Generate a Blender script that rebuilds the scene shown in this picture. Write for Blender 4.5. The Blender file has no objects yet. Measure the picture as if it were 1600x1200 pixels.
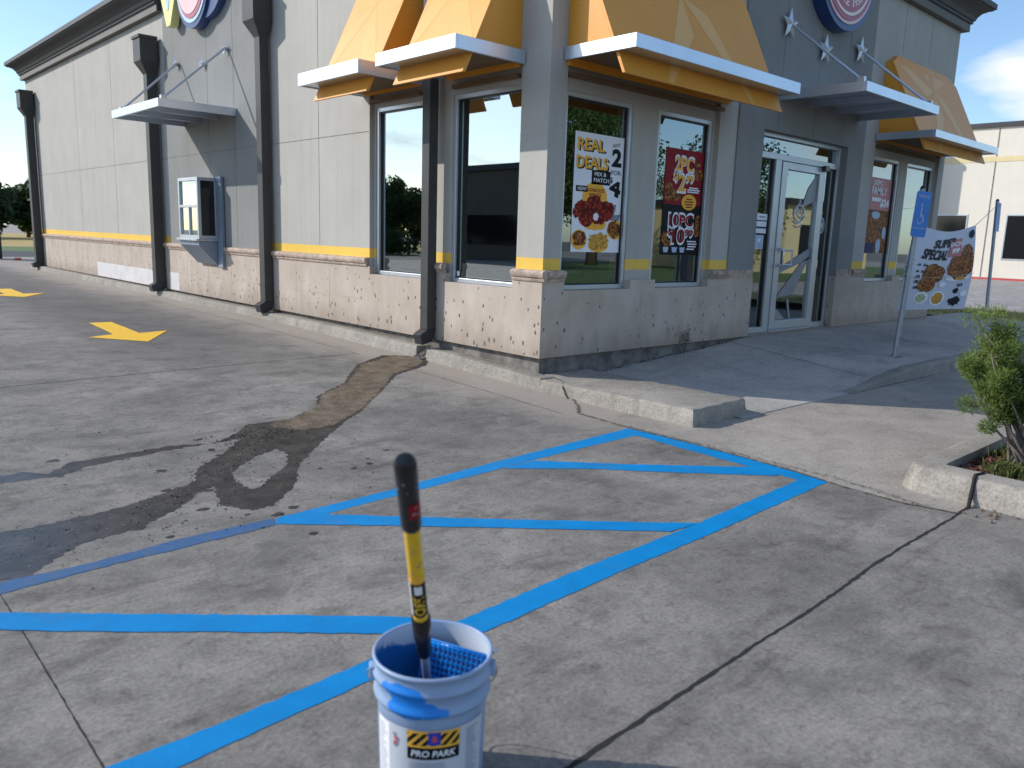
import bpy, bmesh, math, random
from mathutils import Vector, Matrix, noise as mnoise
from mathutils.geometry import tessellate_polygon
R = math.radians
rnd = random.Random(7)
SC = bpy.context.scene
COL = SC.collection

# ------------------------------------------------------------------ camera
CAM = Vector((-5.3070, -5.3328, 1.42))
yaw, pitch, roll = 0.82123, -0.18181, 0.03317
cy, sy, cp, sp = math.cos(yaw), math.sin(yaw), math.cos(pitch), math.sin(pitch)
f_ = Vector((cy*cp, sy*cp, sp)); r0 = Vector((sy, -cy, 0)); u0 = r0.cross(f_)
r_ = math.cos(roll)*r0 + math.sin(roll)*u0
u_ = -math.sin(roll)*r0 + math.cos(roll)*u0
cam = bpy.data.cameras.new('camera'); co = bpy.data.objects.new('camera', cam); COL.objects.link(co)
m = Matrix((r_, u_, -f_)).transposed().to_4x4(); m.translation = CAM
co.matrix_world = m
cam.sensor_width = 36; cam.lens = 36*1245.26/1600
cam.clip_start = .05; cam.clip_end = 3000
cam.dof.use_dof = True; cam.dof.focus_distance = 6.8; cam.dof.aperture_fstop = 3.2
SC.camera = co

# ------------------------------------------------------------------ world, sun, exposure
SUN = Vector((-1.12, 1.30, 1.0)).normalized()
w = bpy.data.worlds.new('World'); SC.world = w; w.use_nodes = True
nt = w.node_tree; N = nt.nodes; L = nt.links
for n in list(N): N.remove(n)
out = N.new('ShaderNodeOutputWorld'); bg = N.new('ShaderNodeBackground'); L.new(bg.outputs[0], out.inputs[0])
sky = N.new('ShaderNodeTexSky'); sky.sky_type = 'NISHITA'; sky.sun_disc = False
sky.sun_elevation = math.asin(SUN.z); sky.sun_rotation = math.atan2(SUN.x, SUN.y)
sky.air_density = 1.0; sky.dust_density = .6; sky.ozone_density = 2.0
tc = N.new('ShaderNodeTexCoord')
# clouds: noise on the sky dome, flattened towards the horizon
sep = N.new('ShaderNodeSeparateXYZ'); L.new(tc.outputs['Generated'], sep.inputs[0])
zz = N.new('ShaderNodeMath'); zz.operation = 'ADD'; zz.inputs[1].default_value = .22; L.new(sep.outputs[2], zz.inputs[0])
dx = N.new('ShaderNodeMath'); dx.operation = 'DIVIDE'; L.new(sep.outputs[0], dx.inputs[0]); L.new(zz.outputs[0], dx.inputs[1])
dy = N.new('ShaderNodeMath'); dy.operation = 'DIVIDE'; L.new(sep.outputs[1], dy.inputs[0]); L.new(zz.outputs[0], dy.inputs[1])
cmb = N.new('ShaderNodeCombineXYZ'); L.new(dx.outputs[0], cmb.inputs[0]); L.new(dy.outputs[0], cmb.inputs[1])
cmb.inputs[2].default_value = 3.7
cn = N.new('ShaderNodeTexNoise'); cn.inputs['Scale'].default_value = 1.35; cn.inputs['Detail'].default_value = 9; cn.inputs['Roughness'].default_value = .55
L.new(cmb.outputs[0], cn.inputs['Vector'])
def lobe(d, c0, c1, amt):
    dot = N.new('ShaderNodeVectorMath'); dot.operation = 'DOT_PRODUCT'; L.new(tc.outputs['Generated'], dot.inputs[0])
    dot.inputs[1].default_value = Vector(d).normalized()
    mr = N.new('ShaderNodeMapRange'); mr.inputs[1].default_value = c0; mr.inputs[2].default_value = c1
    mr.inputs[3].default_value = 0; mr.inputs[4].default_value = amt; L.new(dot.outputs['Value'], mr.inputs[0]); return mr
acc = cn.outputs[0]
for d, c0, c1, amt in (((.925, .27, .21), .9955, .9996, .26), ((.93, .33, .30), .985, .999, -.25), ((.19, .97, .07), .988, .9995, .14), ((.17, .95, .26), .96, .998, -.22)):
    l = lobe(d, c0, c1, amt); a = N.new('ShaderNodeMath'); a.operation = 'ADD'; L.new(acc, a.inputs[0]); L.new(l.outputs[0], a.inputs[1]); acc = a.outputs[0]
cr = N.new('ShaderNodeValToRGB'); cr.color_ramp.elements[0].position = .53; cr.color_ramp.elements[1].position = .72
cr.color_ramp.elements[0].color = (0, 0, 0, 1); cr.color_ramp.elements[1].color = (1, 1, 1, 1); L.new(acc, cr.inputs[0])
mx = N.new('ShaderNodeMix'); mx.data_type = 'RGBA'; L.new(cr.outputs[0], mx.inputs['Factor'])
tint = N.new('ShaderNodeMix'); tint.data_type = 'RGBA'; tint.blend_type = 'MULTIPLY'; tint.inputs['Factor'].default_value = 1
L.new(sky.outputs[0], tint.inputs['A']); tint.inputs['B'].default_value = (.88, .97, 1.06, 1)
L.new(tint.outputs['Result'], mx.inputs['A']); mx.inputs['B'].default_value = (5.6, 5.7, 5.8, 1)
L.new(mx.outputs['Result'], bg.inputs[0]); bg.inputs[1].default_value = .15
sun = bpy.data.lights.new('sun', 'SUN'); sun.energy = 3.3; sun.angle = R(.53); sun.color = (1, .955, .89)
so = bpy.data.objects.new('sun', sun); COL.objects.link(so); so.rotation_euler = (-SUN).to_track_quat('-Z', 'Y').to_euler()
so.location = (0, 0, 30)
vs = SC.view_settings; vs.view_transform = 'Standard'; vs.look = 'None'; vs.exposure = .34; vs.gamma = 1
SC.cycles.max_bounces = 8; SC.cycles.transparent_max_bounces = 12; SC.cycles.use_denoising = True
SC.cycles.sample_clamp_indirect = 6

# ------------------------------------------------------------------ materials
def new_mat(name):
    m = bpy.data.materials.new(name); m.use_nodes = True
    return m, m.node_tree.nodes, m.node_tree.links, m.node_tree.nodes['Principled BSDF']
def mat(name, col, rough=.6, metal=0, var=.12, scale=6, bump=0, bscale=80, spec=.5, streak=None, coords='Object'):
    m, N, L, P = new_mat(name)
    P.inputs['Roughness'].default_value = rough; P.inputs['Metallic'].default_value = metal
    P.inputs['Specular IOR Level'].default_value = spec
    tc = N.new('ShaderNodeTexCoord'); src = tc.outputs[coords]
    if streak:
        mp = N.new('ShaderNodeMapping'); mp.inputs['Scale'].default_value = streak; L.new(src, mp.inputs[0]); vsrc = mp.outputs[0]
    else: vsrc = src
    n = N.new('ShaderNodeTexNoise'); n.inputs['Scale'].default_value = scale; n.inputs['Detail'].default_value = 6; L.new(vsrc, n.inputs['Vector'])
    r = N.new('ShaderNodeValToRGB'); r.color_ramp.elements[0].position = .3; r.color_ramp.elements[1].position = .7
    r.color_ramp.elements[0].color = (*[c*(1-var) for c in col], 1); r.color_ramp.elements[1].color = (*[min(1, c*(1+var)) for c in col], 1)
    L.new(n.outputs[0], r.inputs[0]); L.new(r.outputs[0], P.inputs['Base Color'])
    if bump:
        b = N.new('ShaderNodeTexNoise'); b.inputs['Scale'].default_value = bscale; b.inputs['Detail'].default_value = 4; L.new(src, b.inputs['Vector'])
        bp = N.new('ShaderNodeBump'); bp.inputs['Strength'].default_value = bump; bp.inputs['Distance'].default_value = .01
        L.new(b.outputs[0], bp.inputs['Height']); L.new(bp.outputs[0], P.inputs['Normal'])
    return m
def node_noise(N, L, src, scale, detail=5, rough=.5, dist=0):
    n = N.new('ShaderNodeTexNoise'); n.inputs['Scale'].default_value = scale; n.inputs['Detail'].default_value = detail
    n.inputs['Roughness'].default_value = rough; n.inputs['Distortion'].default_value = dist; L.new(src, n.inputs['Vector']); return n.outputs[0]
def node_ramp(N, L, src, stops):
    r = N.new('ShaderNodeValToRGB'); e = r.color_ramp.elements
    while len(e) < len(stops): e.new(.5)
    for i, (p, c) in enumerate(stops):
        e[i].position = p; e[i].color = (*c, 1) if len(c) == 3 else c
    L.new(src, r.inputs[0]); return r.outputs[0]
def node_mix(N, L, fac, a, b, mode='MIX'):
    n = N.new('ShaderNodeMix'); n.data_type = 'RGBA'; n.blend_type = mode
    for s, v in (('Factor', fac), ('A', a), ('B', b)):
        if isinstance(v, (int, float)): n.inputs[s].default_value = v
        elif isinstance(v, tuple): n.inputs[s].default_value = (*v, 1)
        else: L.new(v, n.inputs[s])
    return n.outputs['Result']
def node_map(N, L, src, scale=(1, 1, 1), rot=0, loc=(0, 0, 0)):
    mp = N.new('ShaderNodeMapping'); mp.inputs['Scale'].default_value = scale; mp.inputs['Rotation'].default_value = (0, 0, rot)
    mp.inputs['Location'].default_value = loc; L.new(src, mp.inputs[0]); return mp.outputs[0]
def node_math(N, L, op, a, b=None, clamp=False):
    n = N.new('ShaderNodeMath'); n.operation = op; n.use_clamp = clamp
    for i, v in enumerate((a, b)):
        if v is None: continue
        if isinstance(v, (int, float)): n.inputs[i].default_value = v
        else: L.new(v, n.inputs[i])
    return n.outputs[0]

def concrete(name, base, dark, spots=True, stain=.55, rough=.85, lane=False, warm=None, seed=0., soft=1.):
    m, N, L, P = new_mat(name)
    tc = N.new('ShaderNodeTexCoord'); o = node_map(N, L, tc.outputs['Object'], loc=(seed, seed*.7, 0))
    big = node_noise(N, L, o, .9, 5, .6, .6); mid = node_noise(N, L, o, 4.3, 6, .65, .4); fine = node_noise(N, L, o, 60, 4, .7); sp2 = node_noise(N, L, o, 260, 2, .7)
    strk = node_noise(N, L, node_map(N, L, o, (1.2, 26, 1), rot=.05), 2.0, 5, .6)
    c = node_mix(N, L, node_ramp(N, L, big, [(.32, (0, 0, 0)), (.68, (1, 1, 1))]), tuple(dark), tuple(base))
    c = node_mix(N, L, .5*soft, c, node_ramp(N, L, mid, [(.3, (.45, .44, .43)), (.5, (.98, .97, .96)), (.72, (1.4, 1.37, 1.33))]), 'MULTIPLY')
    c = node_mix(N, L, .5, c, node_ramp(N, L, fine, [(.3, (.38, .38, .38)), (.5, (1, 1, 1)), (.7, (1.6, 1.57, 1.52))]), 'MULTIPLY')
    c = node_mix(N, L, .55, c, node_ramp(N, L, sp2, [(.28, (.4, .4, .4)), (.45, (1, 1, 1)), (.62, (1, 1, 1)), (.8, (1.8, 1.75, 1.7))]), 'MULTIPLY')
    c = node_mix(N, L, .28, c, node_ramp(N, L, strk, [(.3, (.75, .75, .75)), (.7, (1.2, 1.2, 1.2))]), 'MULTIPLY')
    md2 = node_noise(N, L, node_map(N, L, o, (1.0, 2.2, 1), rot=.5, loc=(3, 8, 0)), 1.9, 7, .7, .8)
    c = node_mix(N, L, .75*soft, c, node_ramp(N, L, md2, [(.34, (.58, .57, .56)), (.48, (1, 1, 1)), (.62, (1, 1, 1)), (.74, (1.28, 1.26, 1.22))]), 'MULTIPLY')
    md3 = node_noise(N, L, node_map(N, L, o, (1, 1, 1), loc=(13, 2, 0)), 16, 6, .75, .5)
    c = node_mix(N, L, .7*soft, c, node_ramp(N, L, md3, [(.34, (.55, .54, .53)), (.47, (1, 1, 1)), (.60, (1, 1, 1)), (.70, (1.3, 1.28, 1.25))]), 'MULTIPLY')
    # greasy blotches
    bl = node_noise(N, L, node_map(N, L, o, (1, 1.6, 1), loc=(9.3, 4.1, 0)), 2.3, 4, .6, 1.0)
    bm = node_ramp(N, L, bl, [(.60, (0, 0, 0)), (.70, (stain, stain, stain))])
    c = node_mix(N, L, bm, c, tuple(x*.42 for x in base))
    if spots:
        for sc, th, r1 in ((2.6, .035, .60), (7.0, .05, .62)):
            v = N.new('ShaderNodeTexVoronoi'); v.inputs['Scale'].default_value = sc; v.inputs['Randomness'].default_value = 1
            L.new(node_map(N, L, o, loc=(sc, 1.3*sc, 0)), v.inputs['Vector'])
            wob = node_math(N, L, 'MULTIPLY', mid, .05)
            d = node_math(N, L, 'ADD', v.outputs['Distance'], wob)
            sepc = N.new('ShaderNodeSeparateColor'); L.new(v.outputs['Color'], sepc.inputs[0])
            sel = node_math(N, L, 'GREATER_THAN', sepc.outputs[0], r1)
            lim = node_math(N, L, 'MULTIPLY', sepc.outputs[1], th)
            lim = node_math(N, L, 'ADD', lim, .03)
            hit = node_math(N, L, 'LESS_THAN', d, lim)
            hit = node_math(N, L, 'MULTIPLY', hit, sel); hit = node_math(N, L, 'MULTIPLY', hit, .75)
            c = node_mix(N, L, hit, c, (.028, .027, .026))
    if warm:   # dirty beige gutter strip beside the kerb (real sand and dust along x about 0)
        s = N.new('ShaderNodeSeparateXYZ'); L.new(tc.outputs['Object'], s.inputs[0])
        xx = node_math(N, L, 'ADD', s.outputs[0], node_math(N, L, 'MULTIPLY', big, .5))
        g = N.new('ShaderNodeMapRange'); g.inputs[1].default_value = -.75; g.inputs[2].default_value = -.15; L.new(xx, g.inputs[0])
        yy = N.new('ShaderNodeMapRange'); yy.inputs[1].default_value = -2.2; yy.inputs[2].default_value = -1.2; L.new(s.outputs[1], yy.inputs[0])
        gg = node_math(N, L, 'MULTIPLY', g.outputs[0], yy.outputs[0]); gg = node_math(N, L, 'MULTIPLY', gg, .85)
        c = node_mix(N, L, gg, c, node_mix(N, L, .5, warm, node_ramp(N, L, fine, [(.3, (.6, .6, .6)), (.7, (1.3, 1.3, 1.3))]), 'MULTIPLY'))
    if lane:   # rubber and oil darkening down the middle of the drive lane
        s = N.new('ShaderNodeSeparateXYZ'); L.new(tc.outputs['Object'], s.inputs[0])
        a = node_math(N, L, 'ADD', s.outputs[0], 1.9); a = node_math(N, L, 'ABSOLUTE', a)
        a = node_math(N, L, 'ADD', a, node_math(N, L, 'MULTIPLY', big, -1.6))
        g = N.new('ShaderNodeMapRange'); g.inputs[1].default_value = .25; g.inputs[2].default_value = -.45; L.new(a, g.inputs[0])
        yy = N.new('ShaderNodeMapRange'); yy.inputs[1].default_value = 1.6; yy.inputs[2].default_value = 4.0; L.new(s.outputs[1], yy.inputs[0])
        gg = node_math(N, L, 'MULTIPLY', g.outputs[0], yy.outputs[0]); gg = node_math(N, L, 'MULTIPLY', gg, .55)
        c = node_mix(N, L, gg, c, (.07, .066, .066))
    L.new(c, P.inputs['Base Color']); P.inputs['Roughness'].default_value = rough; P.inputs['Specular IOR Level'].default_value = .35
    bp = N.new('ShaderNodeBump'); bp.inputs['Strength'].default_value = .35; bp.inputs['Distance'].default_value = .004
    hb = node_math(N, L, 'ADD', fine, sp2); L.new(hb, bp.inputs['Height']); L.new(bp.outputs[0], P.inputs['Normal'])
    return m
M = {}
M['ground'] = concrete('lot_concrete', (.275, .254, .226), (.160, .148, .133), lane=True, warm=(.36, .31, .26))
M['apron'] = concrete('apron_concrete', (.385, .345, .295), (.28, .25, .215), stain=.15, seed=3.1, soft=.5)
M['walk'] = concrete('walk_concrete', (.47, .44, .395), (.33, .31, .285), stain=.15, seed=7.7, soft=.4)
M['curb'] = concrete('curb_concrete', (.355, .325, .28), (.26, .235, .20), spots=False, stain=.3, seed=1.9, soft=.6)
M['farlot'] = concrete('far_lot', (.42, .39, .36), (.33, .31, .29), spots=False, seed=5.)
M['asphalt'] = mat('asphalt', (.06, .06, .062), .9, var=.2, scale=3, bump=.3)
M['found'] = mat('foundation', (.17, .155, .14), .95, var=.45, scale=9, bump=.8, bscale=40)

def stucco(name, col, var=.07, dirt=.25):
    m, N, L, P = new_mat(name); tc = N.new('ShaderNodeTexCoord'); o = tc.outputs['Object']
    a = node_noise(N, L, o, 1.1, 5, .6, .3); b = node_noise(N, L, node_map(N, L, o, (7, 7, .35)), 1.6, 5, .6)
    fine = node_noise(N, L, o, 95, 3, .6)
    c = node_ramp(N, L, a, [(.3, tuple(x*(1-var) for x in col)), (.7, tuple(x*(1+var) for x in col))])
    c = node_mix(N, L, dirt, c, node_ramp(N, L, b, [(.25, (.74, .73, .71)), (.5, (1, 1, 1)), (.75, (1.06, 1.05, 1.04))]), 'MULTIPLY')
    c = node_mix(N, L, .25, c, node_ramp(N, L, fine, [(.3, (.75, .75, .75)), (.7, (1.2, 1.2, 1.2))]), 'MULTIPLY')
    L.new(c, P.inputs['Base Color']); P.inputs['Roughness'].default_value = .85; P.inputs['Specular IOR Level'].default_value = .25
    bp = N.new('ShaderNodeBump'); bp.inputs['Strength'].default_value = .35; bp.inputs['Distance'].default_value = .003
    L.new(fine, bp.inputs['Height']); L.new(bp.outputs[0], P.inputs['Normal']); return m
M['cream'] = stucco('cream_stucco', (.435, .415, .375), dirt=.3)
M['gray'] = stucco('grey_stucco', (.245, .245, .235), dirt=.3)
M['yband'] = stucco('yellow_paint_band', (.80, .52, .10), dirt=.2)
M['farwall'] = stucco('white_warehouse_wall', (.70, .65, .56), var=.03, dirt=.15)
M['farband'] = stucco('pale_yellow_band', (.70, .58, .33), var=.03)
M['tanwall'] = stucco('tan_wall', (.50, .42, .25))

def stone():
    m, N, L, P = new_mat('travertine'); tc = N.new('ShaderNodeTexCoord'); o = tc.outputs['Object']
    a = node_noise(N, L, node_map(N, L, o, (2.4, 2.4, 1.0)), 1.5, 6, .6, .5); b = node_noise(N, L, o, 2.2, 5, .6, .5); fine = node_noise(N, L, o, 70, 4, .7)
    c = node_ramp(N, L, a, [(.3, (.435, .365, .295)), (.5, (.49, .415, .345)), (.72, (.53, .47, .41))])
    c = node_mix(N, L, .4, c, node_ramp(N, L, b, [(.3, (.80, .72, .66)), (.7, (1.12, 1.1, 1.12))]), 'MULTIPLY')
    c = node_mix(N, L, .4, c, node_ramp(N, L, fine, [(.3, (.7, .7, .7)), (.7, (1.25, 1.25, 1.25))]), 'MULTIPLY')
    v = N.new('ShaderNodeTexVoronoi'); v.inputs['Scale'].default_value = 17; L.new(node_map(N, L, o, (1.25, 1.25, .7)), v.inputs['Vector'])
    wob = node_noise(N, L, o, 34, 3, .6); d = node_math(N, L, 'ADD', v.outputs['Distance'], node_math(N, L, 'MULTIPLY', node_math(N, L, 'SUBTRACT', wob, .5), .42))
    sc = N.new('ShaderNodeSeparateColor'); L.new(v.outputs['Color'], sc.inputs[0])
    s = N.new('ShaderNodeSeparateXYZ'); L.new(o, s.inputs[0])
    sz = N.new('ShaderNodeMapRange'); sz.inputs[1].default_value = 1.1; sz.inputs[2].default_value = .2; sz.inputs[3].default_value = .15; sz.inputs[4].default_value = .36; L.new(s.outputs[2], sz.inputs[0])
    lim = node_math(N, L, 'MULTIPLY', sc.outputs[0], sz.outputs[0]); hit = node_math(N, L, 'LESS_THAN', d, lim)
    hit = node_math(N, L, 'MULTIPLY', hit, node_math(N, L, 'GREATER_THAN', sc.outputs[1], .35))
    c = node_mix(N, L, node_math(N, L, 'MULTIPLY', hit, .85), c, (.06, .045, .035))
    sd = node_math(N, L, 'ADD', s.outputs[2], node_math(N, L, 'MULTIPLY', node_math(N, L, 'SUBTRACT', node_noise(N, L, node_map(N, L, o, (1.6, 1.6, .4)), 3, 5, .6), .5), .5))
    dr = N.new('ShaderNodeMapRange'); dr.inputs[1].default_value = .56; dr.inputs[2].default_value = .28; dr.inputs[3].default_value = 0; dr.inputs[4].default_value = .5; L.new(sd, dr.inputs[0])
    c = node_mix(N, L, dr.outputs[0], c, (.20, .155, .12))
    L.new(c, P.inputs['Base Color']); P.inputs['Roughness'].default_value = .8; P.inputs['Specular IOR Level'].default_value = .3
    h = node_math(N, L, 'SUBTRACT', fine, node_math(N, L, 'MULTIPLY', hit, 4)); bp = N.new('ShaderNodeBump'); bp.inputs['Strength'].default_value = .4
    bp.inputs['Distance'].default_value = .004; L.new(h, bp.inputs['Height']); L.new(bp.outputs[0], P.inputs['Normal']); return m
M['stone'] = stone()
M['ledge'] = mat('ledge_stone', (.42, .32, .25), .8, var=.35, scale=14, bump=.8, bscale=60)
M['paintpatch'] = mat('pale_painted_stone', (.60, .575, .56), .8, var=.08, scale=4)
M['dark'] = mat('dark_bronze_paint', (.030, .031, .034), .45, var=.15, scale=3)
M['dspout'] = mat('downspout_metal', (.062, .060, .058), .5, var=.12, scale=3, spec=.25)
M['cornice'] = mat('cornice_paint', (.036, .037, .041), .6, var=.15, scale=2)
M['cornband'] = mat('cornice_band', (.15, .145, .13), .7, var=.1, scale=2)
def awn():
    m, N, L, P = new_mat('yellow_awning_metal'); tc = N.new('ShaderNodeTexCoord'); o = tc.outputs['Object']
    a = node_noise(N, L, o, 1.5, 4, .5)
    c = node_ramp(N, L, a, [(.3, (.72, .295, .028)), (.7, (.78, .34, .04))])
    L.new(c, P.inputs['Base Color']); P.inputs['Roughness'].default_value = .42; P.inputs['Specular IOR Level'].default_value = .5; return m
M['awn'] = awn()
M['awnpale2'] = mat('awning_star_print_tan', (.78, .42, .12), .42, var=.04, scale=2)
M['awnpale'] = mat('awning_star_print', (.775, .345, .048), .42, var=.04, scale=2)
M['alu'] = mat('anodised_aluminium', (.56, .58, .60), .34, metal=.75, var=.05, scale=4)
M['aluw'] = mat('window_frame_aluminium', (.52, .55, .59), .36, metal=.6, var=.05, scale=4)
M['silver'] = mat('silver_fascia', (.62, .68, .76), .34, metal=.8, var=.04, scale=3)
M['soffit'] = mat('soffit_brown', (.16, .10, .05), .8, var=.1)
M['whitep'] = mat('white_print', (.84, .84, .86), .5, var=.02, spec=.12)
M['black'] = mat('black_print', (.012, .012, .014), .5, var=.05, spec=.12)
M['orange'] = mat('orange_print', (.90, .46, .06), .5, var=.04, spec=.12)
M['maroon'] = mat('maroon_print', (.26, .012, .02), .5, var=.08, spec=.12)
M['navy'] = mat('navy_print', (.02, .03, .10), .5, var=.05, spec=.12)
M['tealcup'] = mat('pale_blue_print', (.42, .52, .66), .5, var=.1, spec=.12)
M['greyprint'] = mat('grey_print', (.25, .26, .30), .5, var=.05, spec=.12)
def food(name, c0, c1, c2, sc=38):
    m, N, L, P = new_mat(name); tc = N.new('ShaderNodeTexCoord'); o = tc.outputs['Object']
    v = N.new('ShaderNodeTexVoronoi'); v.inputs['Scale'].default_value = sc; L.new(o, v.inputs['Vector'])
    n = node_noise(N, L, o, sc*.7, 4, .6, .6); f = node_math(N, L, 'ADD', v.outputs['Distance'], n); f = node_math(N, L, 'MULTIPLY', f, .62)
    L.new(node_ramp(N, L, f, [(.3, c2), (.5, c1), (.72, c0)]), P.inputs['Base Color']); P.inputs['Roughness'].default_value = .5; P.inputs['Specular IOR Level'].default_value = .12; return m
M['fried'] = food('fried_chicken_print', (.12, .035, .010), (.36, .13, .035), (.62, .33, .12), 30)
M['wings'] = food('red_wings_print', (.10, .01, .006), (.36, .03, .012), (.55, .10, .04), 30)
M['fries'] = food('golden_print', (.45, .20, .03), (.72, .42, .08), (.85, .62, .25), 60)
M['slaw'] = food('slaw_print', (.35, .38, .20), (.55, .58, .38), (.7, .72, .6), 70)
M['signpink'] = mat('sign_red', (.42, .075, .11), .4, var=.04)
M['signcream'] = mat('sign_cream', (.80, .70, .60), .4, var=.04)
M['signyellow'] = mat('sign_yellow', (.80, .72, .25), .4, var=.04)
M['signblue'] = mat('sign_blue_edge', (.02, .05, .16), .35, var=.05)
M['signpale'] = mat('sign_pale_blue', (.45, .60, .70), .4, var=.04)
M['signpinkp'] = mat('sign_pale_pink', (.75, .50, .48), .4, var=.04)

def bluepaint(name, col, fade=0.):
    m, N, L, P = new_mat(name); tc = N.new('ShaderNodeTexCoord'); o = tc.outputs['Object']
    a = node_noise(N, L, o, 5, 4, .6); f = node_noise(N, L, o, 130, 4, .7); g = node_noise(N, L, o, 22, 5, .7)
    c = node_ramp(N, L, a, [(.3, tuple(x*.86 for x in col)), (.7, tuple(min(1, x*1.06) for x in col))])
    c = node_mix(N, L, .35, c, node_ramp(N, L, f, [(.3, (.7, .7, .7)), (.7, (1.15, 1.15, 1.15))]), 'MULTIPLY')
    if fade:
        c = node_mix(N, L, node_ramp(N, L, g, [(.38, (0, 0, 0)), (.62, (fade, fade, fade))]), c, (.12, .13, .15))
    pit = node_noise(N, L, o, 75, 3, .75)
    c = node_mix(N, L, node_ramp(N, L, pit, [(.66, (0, 0, 0)), (.72, (.75, .75, .75))]), c, (.10, .115, .13))
    thin = node_noise(N, L, o, 3.1, 4, .6)
    c = node_mix(N, L, node_ramp(N, L, thin, [(.55, (0, 0, 0)), (.75, (.22, .22, .22))]), c, (.10, .16, .22))
    L.new(c, P.inputs['Base Color']); P.inputs['Roughness'].default_value = .62; P.inputs['Specular IOR Level'].default_value = .2
    bp = N.new('ShaderNodeBump'); bp.inputs['Strength'].default_value = .3; bp.inputs['Distance'].default_value = .003
    L.new(f, bp.inputs['Height']); L.new(bp.outputs[0], P.inputs['Normal']); return m
M['blue'] = bluepaint('fresh_blue_paint', (.0, .235, .56))
M['blueold'] = bluepaint('faded_blue_paint', (.035, .13, .30), .55)
M['yellowroad'] = mat('yellow_road_paint', (.85, .50, .02), .7, var=.08, scale=30, bump=.3)
M['redcurb'] = mat('red_kerb_paint', (.50, .06, .05), .7, var=.1)
def wet():
    m, N, L, P = new_mat('wet_dirt_stain'); tc = N.new('ShaderNodeTexCoord'); o = tc.outputs['Object']
    a = node_noise(N, L, o, 7, 6, .7, .4); f = node_noise(N, L, o, 90, 4, .75); g = node_noise(N, L, o, 30, 4, .6)
    c = node_ramp(N, L, a, [(.3, (.020, .016, .013)), (.5, (.045, .037, .030)), (.7, (.085, .073, .061))])
    c = node_mix(N, L, .5, c, node_ramp(N, L, f, [(.3, (.4, .4, .4)), (.55, (1, 1, 1)), (.74, (2.4, 2.2, 1.9))]), 'MULTIPLY')
    L.new(c, P.inputs['Base Color'])
    s = N.new('ShaderNodeSeparateXYZ'); L.new(o, s.inputs[0])
    mr = N.new('ShaderNodeMapRange'); mr.inputs[1].default_value = -4.4; mr.inputs[2].default_value = -3.3; mr.inputs[3].default_value = .34; mr.inputs[4].default_value = .75
    L.new(s.outputs[0], mr.inputs[0]); L.new(mr.outputs[0], P.inputs['Roughness']); P.inputs['Specular IOR Level'].default_value = .28
    bp = N.new('ShaderNodeBump'); bp.inputs['Strength'].default_value = .55; bp.inputs['Distance'].default_value = .004
    L.new(g, bp.inputs['Height']); L.new(bp.outputs[0], P.inputs['Normal']); return m
M['wet'] = wet()
def silt():
    m, N, L, P = new_mat('brown_silt'); tc = N.new('ShaderNodeTexCoord'); o = tc.outputs['Object']
    a = node_noise(N, L, o, 8, 6, .7); f = node_noise(N, L, o, 120, 4, .75)
    c = node_ramp(N, L, a, [(.3, (.085, .06, .04)), (.5, (.15, .115, .08)), (.7, (.23, .185, .135))])
    c = node_mix(N, L, .6, c, node_ramp(N, L, f, [(.3, (.45, .42, .4)), (.5, (1, 1, 1)), (.72, (1.9, 1.75, 1.5))]), 'MULTIPLY')
    L.new(c, P.inputs['Base Color']); P.inputs['Roughness'].default_value = .85; P.inputs['Specular IOR Level'].default_value = .2
    bp = N.new('ShaderNodeBump'); bp.inputs['Strength'].default_value = .6; bp.inputs['Distance'].default_value = .004
    L.new(f, bp.inputs['Height']); L.new(bp.outputs[0], P.inputs['Normal']); return m
M['silt'] = silt()
M['crack'] = mat('dark_crack', (.018, .016, .015), .95, var=.4, scale=40)
M['seam'] = mat('gritty_seam', (.12, .10, .08), .95, var=.6, scale=60)
def glass(name, refl=.4, tint=(.55, .62, .62)):
    m, N, L, P = new_mat(name); N.remove(P); out = N['Material Output']
    t = N.new('ShaderNodeBsdfTransparent'); t.inputs[0].default_value = (*tint, 1)
    g = N.new('ShaderNodeBsdfGlossy'); g.inputs['Roughness'].default_value = .005; g.inputs['Color'].default_value = (.86, .95, .97, 1)
    fr = N.new('ShaderNodeFresnel'); fr.inputs[0].default_value = 1.5
    f2 = node_math(N, L, 'MULTIPLY_ADD', fr.outputs[0], 1.5); f2.node.inputs[2].default_value = refl; f2.node.use_clamp = True
    mx = N.new('ShaderNodeMixShader'); L.new(f2, mx.inputs[0]); L.new(t.outputs[0], mx.inputs[1]); L.new(g.outputs[0], mx.inputs[2]); L.new(mx.outputs[0], out.inputs[0]); return m
M['glassL'] = glass('tinted_window_glass', .36, (.38, .44, .46))
M['glassR'] = glass('clear_window_glass', .16, (.70, .76, .76))
M['glassD'] = glass('door_glass', .17, (.45, .5, .5))
M['darkglass'] = mat('dark_reflective_glass', (.012, .012, .014), .08, var=.1)
M['frit'] = mat('frosted_stripe', (.30, .31, .32), .5, var=.03)
M['indark'] = mat('interior_dark', (.035, .032, .03), .9, var=.2)
M['infloor'] = mat('interior_tile', (.12, .10, .085), .5, var=.2, scale=3)
M['tabletop'] = mat('table_laminate', (.30, .38, .40), .25, var=.08)
M['steel'] = mat('galvanised_pole', (.34, .36, .38), .45, metal=.6, var=.12, scale=12)
M['bark'] = mat('bark', (.10, .075, .055), .95, var=.35, scale=20, bump=1, bscale=30)
M['twig'] = mat('grey_twig', (.16, .13, .11), .9, var=.3, scale=30)
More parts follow.
